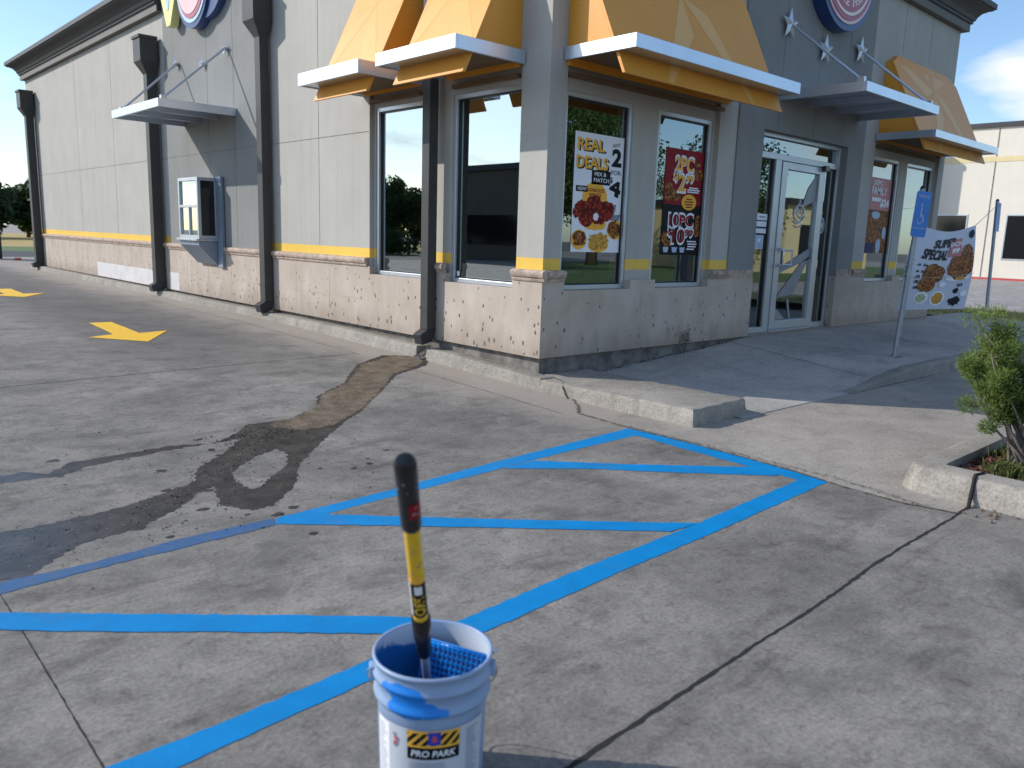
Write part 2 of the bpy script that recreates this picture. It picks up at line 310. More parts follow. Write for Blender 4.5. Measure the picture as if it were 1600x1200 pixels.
def leaf(name, a, b, trans=.25):
    m, N, L, P = new_mat(name)
    oi = N.new('ShaderNodeTexCoord'); n = node_noise(N, L, oi.outputs['Object'], 5, 3, .6); n2 = node_noise(N, L, oi.outputs['Object'], 60, 2, .6)
    f = node_math(N, L, 'MULTIPLY', node_math(N, L, 'ADD', n, n2), .5)
    L.new(node_ramp(N, L, f, [(.35, a), (.65, b)]), P.inputs['Base Color']); P.inputs['Roughness'].default_value = .6
    P.inputs['Specular IOR Level'].default_value = .25
    tr = N.new('ShaderNodeBsdfTranslucent'); tr.inputs[0].default_value = (b[0]*1.2, b[1]*1.2, b[2]*.7, 1)
    mx = N.new('ShaderNodeMixShader'); mx.inputs[0].default_value = trans; out = N['Material Output']
    L.new(P.outputs[0], mx.inputs[1]); L.new(tr.outputs[0], mx.inputs[2]); L.new(mx.outputs[0], out.inputs[0]); return m
M['leafbush'] = leaf('shrub_leaf', (.05, .10, .022), (.21, .27, .07), .3)
M['leafdark'] = leaf('dark_tree_leaf', (.014, .035, .010), (.045, .075, .022))
M['leafmid'] = leaf('oak_leaf', (.03, .07, .015), (.09, .14, .035))
M['weed'] = leaf('weed_leaf', (.045, .075, .02), (.15, .17, .06), .25)
M['weeddark'] = leaf('wilted_weed_leaf', (.02, .035, .012), (.06, .075, .03), .1)
M['grassdry'] = mat('dry_grass', (.42, .35, .15), .95, var=.3, scale=8)
M['grassgreen'] = mat('green_grass', (.10, .16, .045), .95, var=.35, scale=5)
M['tanfield'] = mat('dry_field', (.42, .31, .10), .95, var=.15, scale=.5)
M['mulch'] = mat('red_mulch', (.12, .03, .02), .95, var=.7, scale=50, bump=1, bscale=60)
M['mulchb'] = mat('brown_mulch', (.20, .12, .07), .95, var=.5, scale=50)
M['pebble'] = mat('pebbles', (.19, .17, .145), .9, var=.6, scale=30)
M['debris'] = mat('dark_debris', (.03, .026, .022), .9, var=.5, scale=60)
M['straw'] = mat('straw_bits', (.38, .31, .19), .9, var=.4, scale=60)
M['blk'] = mat('black_plastic', (.010, .010, .011), .28, var=.2, scale=8)
M['yel'] = mat('yellow_fibreglass', (.80, .48, .01), .3, var=.05, scale=8)
M['alutube'] = mat('aluminium_tube', (.62, .63, .65), .3, metal=.7, var=.08, scale=15)
M['screen'] = mat('blue_wet_screen', (.004, .20, .62), .3, var=.2, scale=15)
M['parkblue'] = mat('parking_sign_blue', (.02, .19, .60), .4, var=.08)
M['cloth'] = mat('banner_vinyl', (.55, .57, .66), .55, var=.05, scale=3)
M['string'] = mat('string', (.45, .40, .34), .8, var=.1)
M['greypost'] = mat('dark_box_paint', (.012, .013, .015), .5, var=.1)
M['lightgrey'] = mat('blue_grey_panel', (.26, .31, .38), .45, metal=.3, var=.05)
M['redbit'] = mat('red_plastic', (.5, .08, .1), .5, var=.1)

# ------------------------------------------------------------------ mesh builder
def org(p):
    v = Vector((0, 0, 0))
    while p is not None: v += p.location; p = p.parent
    return v
class MB:
    def __init__(s): s.v = []; s.f = []; s.mi = []; s.cur = 0
    def add(s, vs, fs):
        b = len(s.v); s.v += [tuple(v) for v in vs]; s.f += [tuple(b+i for i in f) for f in fs]; s.mi += [s.cur]*len(fs); return s
    def box(s, a, b, W=None):
        x0, y0, z0 = a; x1, y1, z1 = b
        c = [(x0, y0, z0), (x1, y0, z0), (x1, y1, z0), (x0, y1, z0), (x0, y0, z1), (x1, y0, z1), (x1, y1, z1), (x0, y1, z1)]
        if W: c = [W(*q) for q in c]
        return s.add(c, [(0, 3, 2, 1), (4, 5, 6, 7), (0, 1, 5, 4), (1, 2, 6, 5), (2, 3, 7, 6), (3, 0, 4, 7)])
    def prism(s, poly, off):   # poly: 3D points, off: extrusion vector
        n = len(poly); a = [Vector(p) for p in poly]; b = [p+Vector(off) for p in a]
        return s.add(a+b, [tuple(range(n))[::-1], tuple(range(n, 2*n))]+[(i, (i+1) % n, n+(i+1) % n, n+i) for i in range(n)])
    def tube(s, pts, rad, n=8, cap=True):
        pts = [Vector(p) for p in pts]; rad = rad if isinstance(rad, (list, tuple)) else [rad]*len(pts); rings = []
        for i, p in enumerate(pts):
            d = (pts[min(i+1, len(pts)-1)]-pts[max(i-1, 0)]).normalized()
            a = d.orthogonal().normalized() if not rings else (prev - d*prev.dot(d)).normalized()
            prev = a; c = d.cross(a)
            rings.append([p+(a*math.cos(2*math.pi*k/n)+c*math.sin(2*math.pi*k/n))*rad[i] for k in range(n)])
        vs = [v for r in rings for v in r]
        fs = [(i*n+k, i*n+(k+1) % n, (i+1)*n+(k+1) % n, (i+1)*n+k) for i in range(len(pts)-1) for k in range(n)]
        if cap: fs += [tuple(range(n))[::-1], tuple((len(pts)-1)*n+k for k in range(n))]
        return s.add(vs, fs)
    def lathe(s, prof, c, n=48, ph0=0., ph1=2*math.pi):
        full = abs(ph1-ph0-2*math.pi) < 1e-6; cols = n if full else n+1
        vs = [(c[0]+r*math.cos(ph0+(ph1-ph0)*k/n), c[1]+r*math.sin(ph0+(ph1-ph0)*k/n), c[2]+z) for r, z in prof for k in range(cols)]
        fs = [(i*cols+k, i*cols+(k+1) % cols, (i+1)*cols+(k+1) % cols, (i+1)*cols+k) for i in range(len(prof)-1) for k in range(n)]
        return s.add(vs, fs)
    def build(s, name, mats, parent=None, smooth=False, fix=True, bevel=0, loc=None):
        me = bpy.data.meshes.new(name)
        o = bpy.data.objects.new(name, me); COL.objects.link(o)
        off = org(parent) if parent is not None else Vector((0, 0, 0))
        if parent is not None: o.parent = parent
        if loc is not None: o.location = Vector(loc)-off; off = Vector(loc)
        me.from_pydata([tuple(Vector(v)-off) for v in s.v], [], s.f)
        for mm in (mats if isinstance(mats, (list, tuple)) else [mats]): me.materials.append(mm)
        me.polygons.foreach_set('material_index', s.mi)
        if smooth: me.polygons.foreach_set('use_smooth', [True]*len(me.polygons))
        if fix:
            bm = bmesh.new(); bm.from_mesh(me); bmesh.ops.recalc_face_normals(bm, faces=bm.faces); bm.to_mesh(me); bm.free()
        me.update()
        if smooth and smooth != 'all':
            try: me.set_sharp_from_angle(angle=R(35))
            except Exception: pass
        if bevel:
            bv = o.modifiers.new('b', 'BEVEL'); bv.width = bevel; bv.segments = 2; bv.limit_method = 'ANGLE'
        return o
def _bs(s, name, mats, parent=None, **kw):
    n = len(s.v); p = list(range(n))
    def fd(i):
        while p[i] != i: p[i] = p[p[i]]; i = p[i]
        return i
    key = {}
    for i, v in enumerate(s.v):
        k = tuple(round(c, 4) for c in v)
        if k in key: p[fd(i)] = fd(key[k])
        else: key[k] = i
    for f in s.f:
        for i in f[1:]: p[fd(i)] = fd(f[0])
    groups = {}
    for f, m in zip(s.f, s.mi): groups.setdefault(fd(f[0]), []).append((f, m))
    out = []
    for fl in groups.values():
        mb = MB(); idx = {}
        for f, m in fl:
            for i in f:
                if i not in idx: idx[i] = len(mb.v); mb.v.append(s.v[i])
            mb.f.append(tuple(idx[i] for i in f)); mb.mi.append(m)
        out.append(mb.build(name, mats, parent, **kw))
    return out
MB.build_split = _bs
def tag(o, label=None, cat=None, group=None, kind=None):
    if label: o['label'] = label
    if cat: o['category'] = cat
    if group: o['group'] = group
    if kind: o['kind'] = kind
    return o
def empty(name, loc, label=None, cat=None, group=None):
    o = bpy.data.objects.new(name, None); COL.objects.link(o); o.location = loc; o.empty_display_size = .1
    return tag(o, label, cat, group)
WL = lambda s, d, z: (-d, s, z)      # left wall: s runs back along y, d outward
WR = lambda s, d, z: (s, -d, z)      # right wall: s runs along x, d outward

_tc = {}
def text2d(txt, bold=.0, shear=0., space=1.):
    key = (txt, bold, shear, space)
    if key in _tc: return _tc[key]
    cu = bpy.data.curves.new('t', 'FONT'); cu.body = txt; cu.size = 1; cu.offset = bold; cu.shear = shear; cu.space_character = space
    cu.resolution_u = 3; cu.fill_mode = 'FRONT'
    ob = bpy.data.objects.new('t', cu); COL.objects.link(ob); bpy.context.view_layer.update()
    dg = bpy.context.evaluated_depsgraph_get(); me = bpy.data.meshes.new_from_object(ob.evaluated_get(dg))
    vs = [(v.co.x, v.co.y) for v in me.vertices]; fs = [tuple(p.vertices) for p in me.polygons]
    bpy.data.objects.remove(ob); bpy.data.curves.remove(cu); bpy.data.meshes.remove(me)
    if vs:
        x0 = min(v[0] for v in vs); x1 = max(v[0] for v in vs); y0 = min(v[1] for v in vs); y1 = max(v[1] for v in vs)
        vs = [((x-x0)/(x1-x0), (y-y0)/(y1-y0)) for x, y in vs]
    _tc[key] = (vs, fs); return vs, fs
def put_text(mb, txt, F, u0, u1, v0, v1, k, bold=.0, shear=0., rot=0., grow=0.):
    """lettering filling the box u0..u1, v0..v1 (v down) on a surface F(u, v, layer)"""
    vs, fs = text2d(txt, bold, shear)
    cu, cv = (u0+u1)/2, (v0+v1)/2; hw, hh = (u1-u0)/2+grow, (v1-v0)/2+grow; c, s = math.cos(rot), math.sin(rot); out = []
    for a, b in vs:
        x = (a*2-1)*hw; y = -(b*2-1)*hh
        out.append(F(cu+x*c-y*s, cv+x*s+y*c, k))
    mb.add(out, fs)
def blob(mb, F, u, v, ru, rv, k, n=22, jag=.12, seed=0, a0=0, a1=2*math.pi):
    r = random.Random(seed*31+int(u*1000)+int(v*700)); pts = []
    for i in range(n):
        a = a0+(a1-a0)*i/n; q = 1+r.uniform(-jag, jag); pts.append(F(u+ru*q*math.cos(a), v+rv*q*math.sin(a), k))
    mb.add(pts, [tuple(range(n))])
def rect(mb, F, u0, u1, v0, v1, k): mb.add([F(u0, v0, k), F(u1, v0, k), F(u1, v1, k), F(u0, v1, k)], [(0, 1, 2, 3)])

# ------------------------------------------------------------------ ground heights
GY = [(-400, 0), (-1, 0), (0, .03), (2, .085), (5, .145), (8, .155), (25, .19), (400, .19)]
def g(y):
    for (a, za), (b, zb) in zip(GY, GY[1:]):
        if y <= b: return za+(zb-za)*(y-a)/(b-a)
    return .19
def sheet(polys, name, mt, dz, parent, zf=None, label=None):
    """flat patches that follow the ground's folds"""
    bm = bmesh.new()
    for poly in polys:
        loops = poly if isinstance(poly[0][0], (tuple, list)) else [poly]
        pts = [Vector((x, y, 0)) for lp in loops for x, y in lp]; vv = [bm.verts.new(p) for p in pts]
        for t in tessellate_polygon([[Vector((x, y, 0)) for x, y in lp] for lp in loops]):
            try: bm.faces.new([vv[i] for i in t])
            except ValueError: pass
    bm.normal_update()
    for (y, _) in GY[1:-1]:
        bmesh.ops.bisect_plane(bm, geom=bm.verts[:]+bm.edges[:]+bm.faces[:], plane_co=(0, y, 0), plane_no=(0, 1, 0))
    for v in bm.verts: v.co.z = (zf(v.co.x, v.co.y) if zf else g(v.co.y))+dz
    for fc in bm.faces:
        if fc.normal.z < 0: fc.normal_flip()
    me = bpy.data.meshes.new(name); bm.to_mesh(me); bm.free(); me.materials.append(mt)
    o = bpy.data.objects.new(name, me); COL.objects.link(o); o.parent = parent
    if label: o['label'] = label
    return o
def ragged(pts, step=.05, amp=.006, seed=1, closed=True):
    r = random.Random(seed); out = []; n = len(pts)
    for i in range(n if closed else n-1):
        a = Vector(pts[i]); b = Vector(pts[(i+1) % n]); d = (b-a).length; k = max(1, int(d/step)); nn = Vector((-(b-a).y, (b-a).x)).normalized()
        for j in range(k):
            q = a+(b-a)*j/k+(nn*r.uniform(-amp, amp) if j else Vector((0, 0))); out.append((q.x, q.y))
    if not closed: out.append(tuple(pts[-1]))
    return out
def strip(pts, w, seed=1, amp=.35):
    """ribbon polygon of uneven width round a polyline"""
    r = random.Random(seed); P = [Vector(p) for p in ragged(pts, .03, w*.22, seed, closed=False)]; a = []; b = []
    for i, p in enumerate(P):
        d = (P[min(i+1, len(P)-1)]-P[max(0, i-1)]).normalized(); nn = Vector((-d.y, d.x)); ww = w/2*(1+r.uniform(-amp, amp))
        a.append(p+nn*ww); b.append(p-nn*ww)
    return [[tuple(a[i]), tuple(a[i+1]), tuple(b[i+1]), tuple(b[i])] for i in range(len(P)-1)]

xs = [-300, -40, -12, -6, -5.5, -4.8, -.55, 3, 12, 40, 120, 300]
ys = [-300, -40, -12, -6, -4] + [y for y, _ in GY[1:-1]] + [40, 300]
mb = MB(); vs = [(x, y, g(y)) for y in ys for x in xs]; nx = len(xs)
mb.add(vs, [(j*nx+i, j*nx+i+1, (j+1)*nx+i+1, (j+1)*nx+i) for j in range(len(ys)-1) for i in range(nx-1)])
lot = mb.build('parking_lot', M['ground'], fix=False); tag(lot, 'stained grey concrete slabs of the parking lot and drive lane', 'parking lot', kind='structure')

Z0 = .003
# blue access-aisle stripes, painted on the slab
top = [(-.56, -1.566), (-1.228, -1.606), (-1.97, -1.65), (-2.913, -1.735), (-3.56, -1.765), (-3.62, -1.85), (-3.35, -1.862), (-2.6, -1.82), (-1.786, -1.768), (-1.327, -1.75), (-.69, -1.743)]
right = [(-.56, -1.566), (-.69, -1.743), (-.718, -2.188), (-.737, -2.735), (-.753, -3.068), (-.637, -3.205), (-.605, -2.96), (-.565, -2.533), (-.542, -2.063)]
bottom = [(-.753, -3.068), (-1.918, -3.132), (-2.949, -3.151), (-3.931, -3.210), (-4.416, -3.238), (-6.2, -3.25), (-6.2, -3.37), (-4.64, -3.358), (-4.0, -3.322), (-3.51, -3.311), (-2.737, -3.274), (-1.926, -3.259), (-.637, -3.205)]
d1 = [(-1.795, -1.777), (-2.067, -1.80), (-1.624, -2.135), (-1.3, -2.463), (-.792, -2.936), (-.742, -2.935), (-.737, -2.735), (-1.35, -2.208)]
d2 = [(-3.351, -1.864), (-3.60, -1.848), (-2.846, -2.49), (-2.128, -3.12), (-1.918, -3.132), (-2.767, -2.398)]
d3 = [(-4.812, -2.079), (-5.6, -1.42), (-5.75, -1.50), (-4.838, -2.222), (-4.664, -2.381), (-4.266, -2.708), (-3.825, -3.082), (-3.70, -3.19), (-3.56, -3.17), (-3.737, -2.982), (-4.28, -2.524)]
for i, (nm, pl, dz) in enumerate((('border_line', top, .0010), ('border_line', right, .0014), ('border_line', bottom, .0018), ('diagonal_line', d1, .0022), ('diagonal_line', d2, .0026), ('diagonal_line', d3, .0030))):
    sheet([ragged(pl, .04, .004, i+3)], nm, M['blue'], dz, lot, label='fresh bright blue painted line')
sheet([ragged([(-3.58, -1.762), (-4.04, -1.755), (-4.41, -1.80), (-4.756, -1.785), (-6.5, -1.80), (-6.5, -1.92), (-4.78, -1.905), (-4.43, -1.876), (-3.62, -1.855)], .04, .005, 9)], 'border_line', M['blueold'], .0018, lot, label='faded dull blue end of the painted line')
# yellow arrows
arrow = [(-2.339, 5.941), (-2.072, 5.946), (-2.121, 4.704), (-1.761, 4.794), (-2.247, 4.016), (-2.715, 4.586), (-2.409, 4.72)]
sheet([ragged(arrow, .05, .004, 2)], 'lane_arrow', M['yellowroad'], .004, lot)
sheet([ragged([(x+.05, y+6.15) for x, y in arrow], .05, .004, 4)], 'lane_arrow', M['yellowroad'], .004, lot)
# joints and cracks
sheet(strip([(-9, -4.09), (-3.833, -4.033), (-3.355, -4.017), (-2.998, -4.006), (-2.842, -3.998), (-2.339, -3.989), (-2.051, -3.974), (-1.774, -3.956), (-1.266, -3.946), (-.719, -3.949), (-.46, -3.935)], .015, 5, .35), 'joint_crack', M['crack'], .0012, lot)
sheet(strip([(-.146, -.593), (-.3, -.8), (-.49, -.977), (-.54, -1.547), (-.545, -2.044), (-.56, -2.5), (-.585, -2.9), (-.66, -3.3), (-.68, -3.65), (-.62, -3.93)], .022, 6, .8), 'joint_crack', M['seam'], .0042, lot)
sheet(strip([(-4.779, -1.2), (-4.779, -2.106), (-4.783, -2.642), (-4.79, -3.6), (-4.8, -6)], .0045, 7, .6), 'joint_crack', M['crack'], .0012, lot)
sheet(strip([(-9, 1.95), (-4.03, 2.128), (-2.8, 2.198), (-1.72, 2.25), (-.6, 2.29)], .010, 8, .6), 'joint_crack', M['crack'], .0012, lot)
sheet(strip([(-4.6, 2.2), (-4.6, 8), (-4.55, 14)], .012, 12, .6), 'joint_crack', M['crack'], .0012, lot)
sheet(strip([(-9, 8.1), (-3, 8.2), (-.6, 8.25)], .012, 11, .6), 'joint_crack', M['crack'], .0012, lot)
# faint gutter line beside the kerb
sheet(strip([(-.62, -.9), (-.60, .3), (-.60, 1.5)], .009, 18, .7), 'joint_crack', M['seam'], .002, lot)
sheet(strip([(-.60, 2.2), (-.58, 5), (-.55, 9)], .009, 19, .7), 'joint_crack', M['seam'], .002, lot)
# wet stain and silt from the downspout
st = [(.014, 1.75), (-.393, 2.065), (-.945, 1.711), (-1.565, .955), (-2.017, .617), (-2.215, .261), (-2.586, .021), (-2.883, .056), (-3.056, -.14), (-3.273, -.277), (-3.506, -.195), (-3.584, -.205), (-4.028, -.236), (-4.103, -.222), (-4.264, -.387), (-4.369, -.275), (-4.6, -.32), (-4.9, -.33), (-4.9, -.44), (-4.506, -.431), (-4.296, -.439), (-4.237, -.486), (-4.054, -.353), (-3.532, -.283), (-3.065, -.263), (-3.357, -.57), (-3.566, -.737), (-3.667, -.952), (-3.877, -1.059), (-4.175, -1.168), (-4.45, -1.195), (-4.85, -1.18), (-5.2, -1.3), (-5.2, -1.72), (-4.762, -1.77), (-4.66, -1.80), (-4.592, -1.711), (-4.393, -1.546), (-4.145, -1.503), (-3.892, -1.336), (-3.734, -1.166), (-3.60, -1.08), (-3.703, -1.411), (-3.615, -1.592), (-3.482, -1.578), (-3.233, -1.322), (-3.021, -.967), (-2.713, -.664), (-2.347, -.315), (-1.991, -.019), (-.887, 1.068), (-.335, 1.341)]
hole = [(-2.983, -.753), (-2.993, -.613), (-3.187, -.692), (-3.431, -.91), (-3.48, -1.10), (-3.47, -1.262), (-3.413, -1.253), (-3.218, -1.066), (-3.099, -.96)]
ring = ragged(st, .022, .013, 21); rh = ragged(hole, .022, .012, 22)
sheet([[ring, rh]], 'wet_stain', M['wet'], .0012, lot, label='dark wet stain running from the downspout')
rs = random.Random(77); sat = []; cs_ = []
for k in range(46):
    a, b_ = rs.choice([(-3.3, -.55), (-3.5, -1.0), (-2.75, -.2), (-4.0, -1.3), (-4.5, -1.45), (-2.5, .1), (-3.9, -.3), (-2.9, -1.1), (-3.6, -1.65)])
    cx_, cy_ = a+rs.gauss(0, .22), b_+rs.gauss(0, .16); rr = rs.uniform(.008, .035)
    if any((cx_-p[0])**2+(cy_-p[1])**2 < .01 for p in cs_): continue
    cs_.append((cx_, cy_)); sat.append([(cx_+rr*rs.uniform(.6, 1.5)*math.cos(t*.785), cy_+rr*rs.uniform(.5, 1.2)*math.sin(t*.785)) for t in range(8)])
for k, q in enumerate(sat): pass
sheet(sat, 'damp_spots', M['wet'], .0018, lot)
sheet([ragged([(.0, 1.76), (-.35, 1.98), (-.92, 1.68), (-1.5, .98), (-1.95, .64), (-2.2, .29), (-2.52, .06), (-2.70, .01), (-2.78, -.10), (-2.62, -.30), (-2.35, -.26), (-1.96, .02), (-1.35, .62), (-.9, 1.12), (-.36, 1.42)], .022, .022, 31)], 'silt_deposit', M['silt'], .0024, lot, label='brown silt washed out of the downspout')

# lighter apron, drive on the right, far lots
apron = sheet([[(-.565, -1.9), (-.60, -2.9), (-.67, -3.3), (-.69, -3.65), (-.61, -3.93), (-.34, -3.93), (-.34, -3.56), (12, -3.56), (12, -1.9)], [(-.565, -1.9), (12, -1.9), (12, -1.2), (-.545, -1.2)]], 'apron', M['apron'], .0012, None)
tag(apron, 'pale concrete apron between the sidewalk and the planter', 'apron', kind='structure')
fl = sheet([[(14.6, -60), (90, -60), (90, 4), (14.6, 4)], [(14.6, 4), (38.4, 4), (38.4, 60), (14.6, 60)]], 'service_road', M['farlot'], .004, None)
tag(fl, 'pale concrete road in front of the white warehouse', 'road', kind='structure')
fa = sheet([[(-60, 27), (12, 27), (12, 33), (-60, 33)]], 'back_road', M['asphalt'], .004, None); tag(fa, 'dark asphalt road behind the restaurant', 'road', kind='structure')
fg = sheet([[(-60, 33), (12, 33), (12, 40), (-60, 40)]], 'grass_verge', M['grassgreen'], .008, None); tag(fg, 'green strip of grass beyond the back road', 'grass', kind='structure')
fb = sheet([[(-60, 40), (14, 40), (14, 90), (-60, 90)]], 'dry_field', M['tanfield'], .008, None); tag(fb, 'tan dry field below the dark trees', 'field', kind='structure')

# ------------------------------------------------------------------ sidewalk, kerbs
def zwall(x):
    P = [(.0, .05), (.7, .07), (1.1, .09), (2.24, .17), (3.24, .235), (3.67, .288), (11.6, .285)]
    for (a, za), (b, zb) in zip(P, P[1:]):
        if x <= b: return za+(zb-za)*(x-a)/(b-a)
    return .285
def zedge(x): return .008 if x < 2.5 else min(.135, .008+(x-2.5)*.088)
mb = MB(); X = [.5+.25*i for i in range(45)]; YY = [.06-.245*j for j in range(9)]
def zw(x, y):
    t = min(1, max(0, (.06-y)/1.96)); t = t*t*(3-2*t)*.5+t*.5; return zwall(x)*(1-t)+zedge(x)*t
mb.add([(x, y, zw(x, y)) for y in YY for x in X]+[(x, YY[-1]-.012, -.02) for x in X], [(j*45+i, j*45+i+1, (j+1)*45+i+1, (j+1)*45+i) for j in range(9) for i in range(44)])
b = len(mb.v); mb.add([(X[-1], y, zw(X[-1], y)) for y in YY]+[(X[-1], y, -.02) for y in YY], [(j, j+1, 9+j+1, 9+j) for j in range(8)])
wk = mb.build('sidewalk', M['walk'], fix=False); tag(wk, 'grey concrete sidewalk rising to the entrance door', 'sidewalk', kind='structure')
sheet(strip([(3.3, .0), (3.25, -.9), (3.2, -1.85)], .008, 41, .5), 'joint', M['crack'], .002, wk, zf=zw)
sheet(strip([(6.2, .0), (6.2, -.9), (6.2, -1.85)], .008, 42, .5), 'joint', M['crack'], .002, wk, zf=zw)
sheet(strip([(9, .0), (9, -.9), (9, -1.85)], .008, 43, .5), 'joint', M['crack'], .002, wk, zf=zw)
sheet(strip([(2.45, -1.92), (2.9, -1.93), (3.6, -1.935), (4.6, -1.935)], .022, 44, .5), 'edge_crack', M['crack'], .004, lot)

def rough_block(outline_top, z0f, z1f, batter, name, mt, seed, amp=.008, cell=.05, parent=None):
    """block with worn edges: outline (ccw) as grid of points from its base to its top"""
    pts = ragged(outline_top, cell, 0, seed); n = len(pts); c = Vector((sum(p[0] for p in pts)/n, sum(p[1] for p in pts)/n)); mb = MB()
    nv = []
    for i, p in enumerate(pts):
        d = Vector(pts[(i+1) % n])-Vector(pts[i-1]); nn = Vector((d.y, -d.x)).normalized(); nv.append(nn)
    rows = []
    for t, off in ((0, batter), (.35, batter*.6), (.65, batter*.3), (.86, .004), (.97, -.008), (1, -.022)):
        row = []
        for p, nn in zip(pts, nv):
            q = Vector((p[0], p[1]))+nn*off; z = z0f(*q)+(z1f(*p)-z0f(*q))*t
            k = mnoise.noise(Vector((q.x*9, q.y*9, z*14+seed)))*amp + mnoise.noise(Vector((q.x*31, q.y*31, z*40+seed)))*amp*.6
            row.append((q.x+nn.x*k, q.y+nn.y*k, z+(k*.4 if t > .9 else 0)))
        rows.append(row)
    vs = [v for r in rows for v in r]; fs = [(j*n+i, j*n+(i+1) % n, (j+1)*n+(i+1) % n, (j+1)*n+i) for j in range(5) for i in range(n)]
    fs.append(tuple(5*n+i for i in range(n))); mb.add(vs, fs)
    return mb.build(name, mt, parent, smooth=True)
def ctop(x, y):
    P = [(-3, .13), (0, .135), (1.3, .195), (3.3, .235), (6, .25), (20, .285)]
    for (a, za), (b_, zb) in zip(P, P[1:]):
        if y <= b_: return za+(zb-za)*(y-a)/(b_-a)
    return .285
gz = lambda x, y: g(y)-.02
# kerb along the drive lane in three lengths, with the gravel gap under the downspout
for i, (y0, y1) in enumerate(((-.16, 1.60), (1.80, 8.7), (8.72, 19.4))):
    o = rough_block([(-.13, y0), (.08, y0), (.08, y1), (-.13, y1)], gz, ctop, .035, 'kerb', M['curb'], 50+i)
    tag(o, ('worn concrete kerb from the building corner to the front downspout', 'long concrete kerb below the drive-through window', 'far concrete kerb beyond the middle downspout')[i], 'kerb', kind='structure')
o = rough_block([(-.10, -1.83), (.70, -1.80), (.72, .04), (.09, .04), (.09, -.17), (-.13, -.17)], gz, lambda x, y: .132+.004*math.sin(3*y), .03, 'kerb', M['curb'], 61, amp=.014)
tag(o, 'worn square-ended concrete block jutting from the building corner', 'kerb', kind='structure')
k = sheet(strip([(.03, -.17), (-.02, -.30), (-.08, -.42)], .010, 63, .7), 'crack', M['crack'], .1355, o, zf=lambda x, y: 0)
mb = MB(); mb.tube([(-.10, -.42, .132), (-.140, -.46, .10), (-.150, -.5, .05), (-.17, -.56, .006)], .005, 5); mb.build('crack', M['crack'], o)

o = rough_block([(2.45, -1.925), (11.5, -1.925), (11.5, -1.78), (2.45, -1.78)], lambda x, y: -.02, lambda x, y: zedge(x)+.006, .015, 'kerb', M['curb'], 71, amp=.006)
tag(o, 'low concrete kerb growing out of the ramp at the sidewalk edge', 'kerb', kind='structure')
# planter island
def ring_block(outer, inner, name):
    mb = MB(); n = len(outer); rows = []
    for off, z in ((.055, -.01), (.035, .05), (.015, .12), (-.008, .145), (-.04, .152)):
        row = []
        for i, p in enumerate(outer):
            d = Vector(outer[(i+1) % n])-Vector(outer[i-1]); nn = Vector((d.y, -d.x)).normalized()
            q = Vector(p)+nn*off; kk = mnoise.noise(Vector((q.x*9, q.y*9, z*9)))*.008; row.append((q.x+nn.x*kk, q.y+nn.y*kk, z))
        rows.append(row)
    rows.append([(p[0], p[1], .148) for p in inner]); rows.append([(p[0], p[1], -.02) for p in inner])
    vs = [v for r in rows for v in r]; mb.add(vs, [(j*n+i, j*n+(i+1) % n, (j+1)*n+(i+1) % n, (j+1)*n+i) for j in range(len(rows)-1) for i in range(n)])
    return mb.build(name, M['curb'], smooth=True)
def dens(a, b, k): return [(a[0]+(b[0]-a[0])*i/k, a[1]+(b[1]-a[1])*i/k) for i in range(k)]
outer = dens((-.35, -3.66), (-.35, -9), 60)+dens((-.35, -9), (7, -9), 20)+dens((7, -9), (7, -3.54), 20)+dens((7, -3.54), (-.22, -3.54), 60)+[(-.22, -3.54), (-.29, -3.565), (-.335, -3.61)]
inner = dens((-.17, -3.72), (-.17, -8.82), 60)+dens((-.17, -8.82), (6.82, -8.82), 20)+dens((6.82, -8.82), (6.82, -3.70), 20)+dens((6.82, -3.70), (-.15, -3.70), 60)+[(-.15, -3.70), (-.16, -3.705), (-.168, -3.71)]
pk = ring_block(outer, inner, 'planter_kerb'); tag(pk, 'pale concrete kerb round the mulched planter, cracked near its corner', 'planter kerb', kind='structure')
mb = MB(); mb.tube([(-.47, -3.945, .0), (-.40, -3.93, .06), (-.365, -3.925, .12), (-.345, -3.92, .149), (-.28, -3.905, .153), (-.21, -3.92, .151), (-.165, -3.91, .146)], [.010, .012, .011, .012, .010, .010, .012], 6); mb.build('crack', M['crack'], pk)
mb = MB(); nxx, nyy = 60, 60
def zm(x, y): return .085+.018*mnoise.noise(Vector((x*6, y*6, 0)))
vs = [(-.17+6.99*i/nxx, -8.82+5.12*j/nyy, 0) for j in range(nyy+1) for i in range(nxx+1)]; vs = [(x, y, zm(x, y)) for x, y, _ in vs]
mb.add(vs, [(j*(nxx+1)+i, j*(nxx+1)+i+1, (j+1)*(nxx+1)+i+1, (j+1)*(nxx+1)+i) for j in range(nyy) for i in range(nxx)])
r = random.Random(5)
for i in range(9000):
    x = -.16+abs(r.gauss(0, 1.0)) if r.random() < .8 else r.uniform(-.16, 5); y = -3.72-abs(r.gauss(0, .7)) if r.random() < .8 else r.uniform(-7, -3.72)
    if x > 6.7 or y < -8.7: continue
    z = zm(x, y)+.004; a = r.uniform(0, 6.28); l = r.uniform(.008, .028); ww = r.uniform(.003, .009); tz = r.uniform(-.5, .6)
    d = Vector((math.cos(a), math.sin(a), tz*.7)).normalized()*l; e = Vector((-math.sin(a), math.cos(a), r.uniform(-.6, .6)))*ww
    c = Vector((x, y, z+.004)); mb.cur = 1 if r.random() < .3 else 0; mb.add([c-d-e, c+d-e, c+d+e, c-d+e], [(0, 1, 2, 3)])
ml = mb.build('mulch', [M['mulch'], M['mulchb']], fix=False); tag(ml, 'red brown wood mulch in the planter', 'mulch', kind='stuff')

